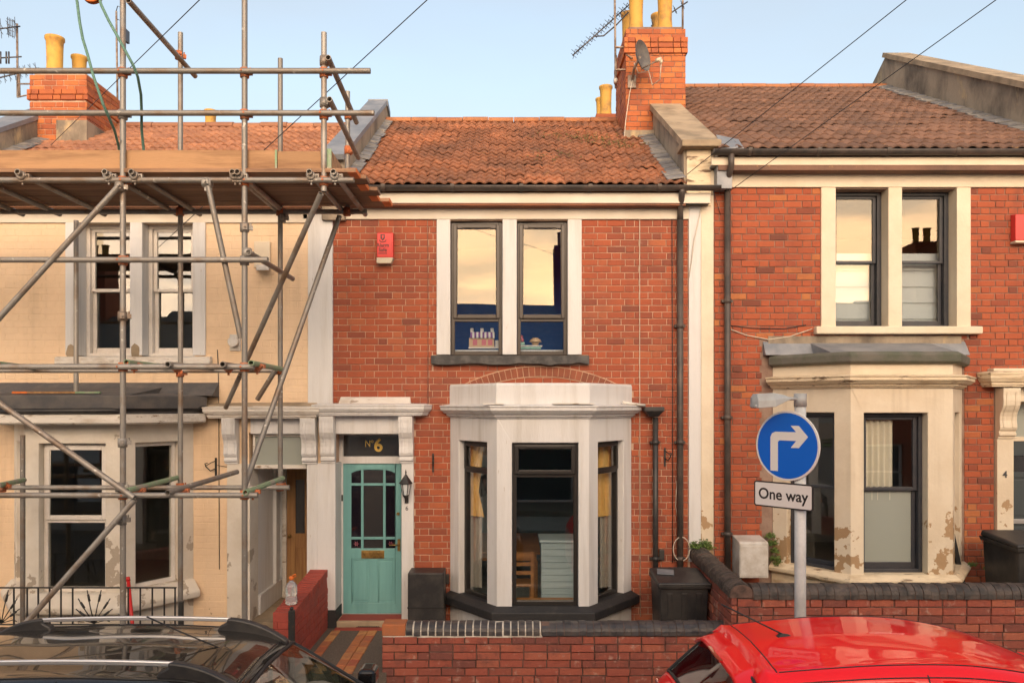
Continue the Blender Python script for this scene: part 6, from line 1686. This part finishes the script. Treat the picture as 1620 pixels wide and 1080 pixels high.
for sgn in (1, -1):
    y = BLY + sgn * .47
    zr = lambda x: 1.54 - .03 * ((x - 1.6) / 1.0) ** 2
    b = MB(); n = 14; pts = [(BLX + .90 + 1.32 * k / n, y, 0) for k in range(n + 1)]; pts = [(p[0], p[1], zr(p[0] - BLX) + .075) for p in pts]
    for k in range(n):
        a, c = pts[k], pts[k + 1]
        b.hexa([(a[0], y - .016, a[2] - .014), (c[0], y - .016, c[2] - .014), (c[0], y + .016, c[2] - .014), (a[0], y + .016, a[2] - .014)], [(a[0], y - .013, a[2] + .014), (c[0], y - .013, c[2] + .014), (c[0], y + .013, c[2] + .014), (a[0], y + .013, a[2] + .014)])
    r_ = b.obj('roof_rail', m_alu, BC, bevel=.006)
    for xa, xb in ((.92, .52), (2.20, 2.62)):
        b = MB(); k = 8; sg = 1 if xb > xa else -1
        top = [(BLX + xa + (xb - xa) * i / k, zr(xa + (xb - xa) * i / k) + .088 * (1 - (i / k) ** 2.0) - .045 * (i / k) ** 2) for i in range(k + 1)]
        poly = top + [(BLX + xb, 1.40), (BLX + xa - sg * .10, 1.485), (BLX + xa - sg * .05, zr(xa) + .035), (BLX + xa, zr(xa) + .06)]
        b.prism(poly, y - .03, y + .03, 'y'); b.obj('rail_foot', m_black, r_, bevel=.012)
q = MB(); q.path([(BLX + 2.40, BLY, 1.515), (BLX + 2.05, BLY, 1.66), (BLX + 1.85, BLY, 1.75)], .005, 5); q.box(BLX + 2.36, BLX + 2.44, BLY - .02, BLY + .02, 1.495, 1.53); q.obj('radio_antenna', m_trim, BC)
for sgn in (1, -1):
    b = MB(); b.box(BLX + 3.02, BLX + 3.16, BLY + sgn * .95 - .10, BLY + sgn * .95 + .10, .98, 1.12); b.obj('door_mirror', m_blackcar, BC, bevel=.04, segs=4)
    b = MB(); b.box(BLX - .01, BLX + .12, BLY + sgn * .66 - .11, BLY + sgn * .66 + .11, .72, .98); b.obj('tail_lamp', m_lightred, BC, bevel=.02)
    b = MB(); b.box(BLX + 4.10, BLX + 4.33, BLY + sgn * .60 - .13, BLY + sgn * .60 + .13, .66, .80); b.obj('headlamp', m_lightclear, BC, bevel=.03)

RX, RY = 1.02, -5.22
red = [(0, [(.66, .32), (.76, .45), (.77, .60), (.75, .78), (.70, .88), (.45, .92), (0, .94)]),
       (.14, [(.78, .24), (.845, .5), (.85, .75), (.83, .95), (.72, 1.08), (.48, 1.12), (0, 1.14)]),
       (.50, [(.81, .2), (.865, .55), (.865, .8), (.84, 1.0), (.585, 1.43), (.40, 1.485), (0, 1.50)]),
       (.62, [(.82, .2), (.87, .55), (.87, .8), (.845, 1.0), (.60, 1.455), (.41, 1.515), (0, 1.535)]),
       (1.25, [(.82, .2), (.87, .55), (.87, .8), (.85, 1.0), (.625, 1.50), (.42, 1.56), (0, 1.583)]),
       (1.85, [(.82, .2), (.87, .55), (.87, .8), (.85, .99), (.62, 1.49), (.42, 1.55), (0, 1.572)]),
       (2.45, [(.82, .2), (.87, .55), (.87, .8), (.85, .96), (.60, 1.37), (.41, 1.425), (0, 1.445)]),
       (3.25, [(.82, .2), (.86, .55), (.86, .78), (.83, .92), (.76, .98), (.5, 1.02), (0, 1.04)]),
       (3.75, [(.79, .22), (.85, .52), (.85, .7), (.79, .84), (.69, .89), (.45, .92), (0, .94)]),
       (3.95, [(.60, .3), (.68, .45), (.68, .55), (.65, .68), (.58, .72), (.38, .74), (0, .75)])]
RC = car('parked_car', 'glossy red hatchback parked at the right, seen from its rear corner', (RX, RY, -.12), red, m_redcar,
         [('windscreen', 6.12, 6.93, 4.12, 6), ('rear_window', 1.12, 1.86, 4.22, 6), ('side_window', 4.48, 6.5, 3.12, 3.80), ('side_window', 3.12, 4.32, 3.12, 3.80)],
         [(4.4, .6, 4.4, 4.05), (3.0, 4.4, 6.0, 4.4), (2.95, 4.4, 2.95, 6), (2.6, 4.0, 6.4, 4.0)], wheels=(.68, 3.15), seats=(1.15, 1.95), zs=1.05)
b = MB(); b.path([(RX + .86, RY + .05, 1.50), (RX + .84, RY + .05, 1.525), (RX + .42, RY + .05, 1.73)], .006, 6); b.hexa([(RX + .78, RY + .015, 1.485), (RX + .93, RY + .03, 1.492), (RX + .93, RY + .07, 1.492), (RX + .78, RY + .085, 1.485)], [(RX + .82, RY + .035, 1.53), (RX + .88, RY + .04, 1.525), (RX + .88, RY + .06, 1.525), (RX + .82, RY + .065, 1.53)])
b.obj('radio_antenna', m_trim, RC)
for sgn in (1, -1):
    b = MB(); b.box(RX + 2.98, RX + 3.12, RY + sgn * .93 - .10, RY + sgn * .93 + .10, .96, 1.11); b.obj('door_mirror', m_redcar, RC, bevel=.04, segs=4)
    b = MB(); b.box(RX + .09, RX + .20, RY + sgn * .70 - .08, RY + sgn * .70 + .08, .72, .98); b.obj('tail_lamp', m_lightred, RC, bevel=.02)
    b = MB(); b.box(RX + 3.62, RX + 3.86, RY + sgn * .62 - .12, RY + sgn * .62 + .12, .66, .80); b.obj('headlamp', m_lightclear, RC, bevel=.03)
def _sec(xa, dz):
    return [(xa, RY + t * .62, np.interp(abs(t) * .62, [0, .41, .60, .66], [1.493, 1.474, 1.412, 1.36]) - .012 + dz) for t in np.linspace(-1, 1, 25)]
b = MB(); rows = [_sec(RX + .60, .004), _sec(RX + .47, -.030), _sec(RX + .375, -.062), _sec(RX + .36, -.080), _sec(RX + .40, -.092), _sec(RX + .56, -.05)]
v = [p for r_ in rows for p in r_]; n_ = 25
b.add(v, [(a * n_ + k, a * n_ + k + 1, (a + 1) * n_ + k + 1, (a + 1) * n_ + k) for a in range(5) for k in range(24)], True)
b.obj('spoiler', m_redcar, RC)
b = MB(); b.box(RX + .352, RX + .375, RY - .16, RY + .16, 1.398, 1.412); b.obj('brake_light', m_lightred, RC)
# ---------------------------------------------------------------- seen through the windows
def curtain(label, pts, z0, z1, m, amp=.025, n=None, tie=None):
    """hanging folds along plan points"""
    a, c = Vector(pts[0]), Vector(pts[1]); L = (c - a).length; d = (c - a) / L; nn = Vector((d.y, -d.x)); k = int(L / .012) + 2
    b = MB(); rows = [z0, z0 + (z1 - z0) * .33, z0 + (z1 - z0) * .55, z1]; v = []
    for th in (0, .006):
        for ri, z in enumerate(rows):
            for i in range(k):
                u = L * i / (k - 1)
                if tie: u = u * (tie if ri == 1 else (.8 if ri == 2 else 1))
                p = a + d * u + nn * (amp * math.sin(2 * math.pi * u / .075) + th); v.append((p.x, p.y, z))
    f = []; nr = len(rows)
    for s_ in (0, 1):
        for r_ in range(nr - 1):
            for i in range(k - 1):
                o = s_ * nr * k + r_ * k + i; f.append((o, o + 1, o + k + 1, o + k))
    b.add(v, f, True)
    o = b.obj('curtain', m, fix=False); return tag(o, label, 'curtain')
def facet_pt(p0, p1, t, w):
    p0, p1 = Vector(p0), Vector(p1); d = (p1 - p0).normalized(); n = Vector((d.y, -d.x)); q = p0.lerp(p1, t) - n * w; return (q.x, q.y)
B0, B1, B2, B3 = (X(712), 0), (X(786, -D), -D), (X(932, -D), -D), (X(999), 0)
curtain('short gold curtain gathered in the left side light of the white bay', ((-.64, .02), (-.36, -.16)), 1.62, 2.62, m_curtgold, tie=.75)
curtain('gold curtain hanging in the right side light of the white bay', ((1.13, -.14), (1.37, .03)), 1.62, 2.62, m_curtgold, tie=.8)
curtain('pale grey sheer hanging below the left gold curtain in the white bay', ((-.62, .09), (-.40, -.05)), .66, 1.8, m_curtgrey)
curtain('pale grey sheer hanging below the right gold curtain in the white bay', ((1.17, -.05), (1.38, .09)), .66, 1.8, m_curtgrey)
curtain('cream curtain drawn to the left behind the middle sash of the cream bay', ((X(1366, -.6), -.60), (X(1412, -.6), -.60)), 1.9, 3.0, m_curtwhite)
curtain('narrow strip of cream curtain at the right of the middle sash of the cream bay', ((X(1452, -.6), -.60), (X(1466, -.6), -.60)), 1.9, 3.0, m_curtwhite)
DT = thing('dining_table', 'orange wooden dining table seen through the white bay window', 'table', (.05, 1.0, .175))
tx0, tx1, ty0, ty1, tz = -.75, .42, .85, 2.6, .93
b = MB(); b.box(tx0, tx1, ty0, ty1, tz, tz + .035); b.obj('table_top', m_oak, DT, bevel=.006)
b = MB(); b.box(tx0 + .06, tx1 - .06, ty0 + .06, ty1 - .06, tz - .10, tz); b.obj('apron', m_oak, DT)
lg = MB().box(-.035, .035, -.035, .035, .175, tz - .1).mesh('leg', m_oak)
for x in (tx0 + .08, tx1 - .08):
    for y in (ty0 + .08, ty1 - .08): place_unit('leg', lg, DT, (x, y, 0), 0, (1, 1, 1))
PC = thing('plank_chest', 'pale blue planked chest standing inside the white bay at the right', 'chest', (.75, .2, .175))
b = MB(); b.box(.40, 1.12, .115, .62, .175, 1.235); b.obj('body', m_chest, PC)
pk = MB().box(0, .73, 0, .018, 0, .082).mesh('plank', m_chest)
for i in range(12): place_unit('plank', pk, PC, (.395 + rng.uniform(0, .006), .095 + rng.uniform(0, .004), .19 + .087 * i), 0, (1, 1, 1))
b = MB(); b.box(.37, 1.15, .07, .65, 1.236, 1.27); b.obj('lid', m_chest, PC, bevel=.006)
def chair(label, x, y, ang):
    t = thing('dining_chair', label, 'chair', (0, 0, 0))
    b = MB(); b.box(-.21, .21, -.20, .20, .43, .465); b.obj('seat', m_oak, t, bevel=.01)
    b = MB()
    for z in (.62, .74, .86): b.box(-.19, .19, .185, .205, z - .02, z + .03)
    b.obj('backrest', m_oak, t)
    for sx_ in (-1, 1):
        b = MB(); b.box(sx_ * .19 - .018, sx_ * .19 + .018, -.19, -.155, 0, .43); b.obj('leg', m_oak, t)
        b = MB(); b.hexa([(sx_ * .19 - .018, .17, 0), (sx_ * .19 + .018, .17, 0), (sx_ * .19 + .018, .205, 0), (sx_ * .19 - .018, .205, 0)], [(sx_ * .19 - .018, .19, .92), (sx_ * .19 + .018, .19, .92), (sx_ * .19 + .018, .225, .92), (sx_ * .19 - .018, .225, .92)]); b.obj('leg', m_oak, t)
    t.location = (x, y, .175); t.rotation_euler = (0, 0, ang)
    return t
chair('orange wooden chair facing the dining table, nearest the window', .08, .42, R(182))
chair('orange wooden chair behind the table at the left of the bay', -.98, 1.4, R(95))
# toys on the bedroom window board
TS = thing('toy_castle', 'toy shop with purple striped awning behind the left upper window', 'toy', (X(762, .3), .3, Z(552)))
y0 = .22; zb_ = Z(551)
def TB(px0, px1, py0, py1, m, nm, ya=y0, yb=y0 + .14, par=TS): b = MB(); b.box(X(px0, ya), X(px1, ya), ya, yb, Z(py1, ya), Z(py0, ya)); return b.obj(nm, m, par, bevel=.003)
TB(742, 782, 534, 549, m_toybuff, 'wall'); TB(741, 784, 549, 551, m_toywhite, 'base')
for i in range(12): TB(744 + i * 3.2, 747.2 + i * 3.2, 525, 534 + (i % 2), m_toywhite if i % 2 else m_toypurple, 'awning_stripe', y0 - .03, y0 + .03)
for a in (744, 760, 776): TB(a, a + 5, 519, 526, m_toywhite, 'turret', y0 + .04, y0 + .1)
for a in (748, 762, 772): TB(a, a + 7, 537, 546, m_toypink, 'shop_window', y0 - .004, y0 + .01)
b = MB(); b.box(X(783.5, .25), X(790, .25), .24, .30, Z(551, .25), Z(538, .25)); tag(b.obj('toy_box', m_toywhite, bevel=.004), 'small white box beside the toy shop in the left upper window', 'box')
TT = thing('toy_table', 'small white and mint play table in the right upper window', 'toy', (X(838, .3), .3, Z(552)))
TB(822, 858, 546, 548, m_toywhite, 'table_top', .18, .36, TT); TB(824, 856, 548, 551.5, m_toymint, 'drawer', .2, .34, TT); TB(821, 830, 541, 545.8, m_toymint, 'step', .22, .3, TT)
b = MB(); cc = P(847, 546, .27); b.lathe([(.03, 0), (.045, .01), (.05, .035), (.085, .045), (.085, .055), (.07, .06), (.075, .075), (.045, .09), (.04, .1), (.001, .105)], cc, 16); tag(b.obj('toy_cake', m_toybuff), 'buff toy cake standing on the white play table', 'toy')
b = MB(); cc = P(825, 541, .25); b.lathe([(.001, 0), (.03, .0), (.035, .03), (.02, .06), (.025, .08), (.001, .1)], cc, 12); tag(b.obj('toy_figure', m_toypink), 'pink toy figure at the left of the play table', 'toy')

# ---------------------------------------------------------------- far side of the street, mirrored in the panes
def far_house(x0, x1, dz, label, mwall, chim):
    t = thing('terraced_house', label, 'house', ((x0 + x1) / 2, -15.2, .1), 'terrace on the far side of the street')
    yf = -15.0; FB = Fr((x1, yf), (x0, yf)); L = x1 - x0
    wins = [(.7, 1.5, 3.7 + dz, 5.3 + dz), (1.9, 2.7, 3.7 + dz, 5.3 + dz), (.7, 2.7, .9 + dz, 2.6 + dz), (3.5, 4.4, .2 + dz, 2.5 + dz)]
    b = MB(); FB.wall(b, 0, L, 0, 5.7 + dz, wins, 0, .3); b.box(x0, x1, yf - 6.4, yf - 6.1, 0, 5.7 + dz); b.obj('wall', mwall, t)
    b = MB(); b.prism([(yf + .25, 5.7 + dz), (yf - 3.1, 7.55 + dz), (yf - 6.5, 5.7 + dz)], x0, x1, 'x'); b.obj('roof', m_slate, t)
    for w_ in wins[:3]:
        b = MB(); rect_frame(b, FB, w_[0], w_[1], w_[2], w_[3], .1, .16, .07); FB.box(b, w_[0], w_[1], .1, .16, (w_[2] + w_[3]) / 2 - .03, (w_[2] + w_[3]) / 2 + .03); o = b.obj('window', m_sashwhite, t)
        b = MB(); FB.box(b, w_[0], w_[1], .18, .2, w_[2], w_[3]); b.obj('pane', m_navy, o)
    b = MB(); FB.box(b, 3.5, 4.4, .12, .2, .2 + dz, 2.5 + dz); b.obj('front_door', m_navydoor, t)
    for cx in chim:
        b = MB(); b.box(cx - .45, cx + .45, yf - 3.7, yf - 2.6, 6.0 + dz, 9.6 + dz); c = b.obj('chimney', m_brick, t)
        pots(c, [(cx - .2, yf - 3.1, 9.55 + dz, 1), (cx + .2, yf - 3.1, 9.55 + dz, 1)])
W5 = 5.05
for i, (dz_, lab, mw, ch) in enumerate((
        (-1.2, 'pale rendered terraced house on the far side of the street, farthest to the left', m_white, [-15.2]),
        (-1.0, 'brick terraced house on the far side of the street, second from the left', m_brick, [-10.1]),
        (-.9, 'pale rendered terraced house on the far side facing the scaffold', m_frieze, [-5.1]),
        (-.8, 'brick terraced house on the far side facing the white bay', m_brick, [2.0]),
        (-.8, 'cream terraced house on the far side facing the sign post', m_creamtop, [5.3]),
        (-.7, 'brick terraced house on the far side facing the cream bay', m_brick4, [10.2]),
        (-.6, 'pale rendered terraced house on the far side, farthest to the right', m_white, [15.1]))):
    xa = -17.6 + i * W5
    far_house(xa, xa + W5 - .004, dz_, lab, mw, ch)
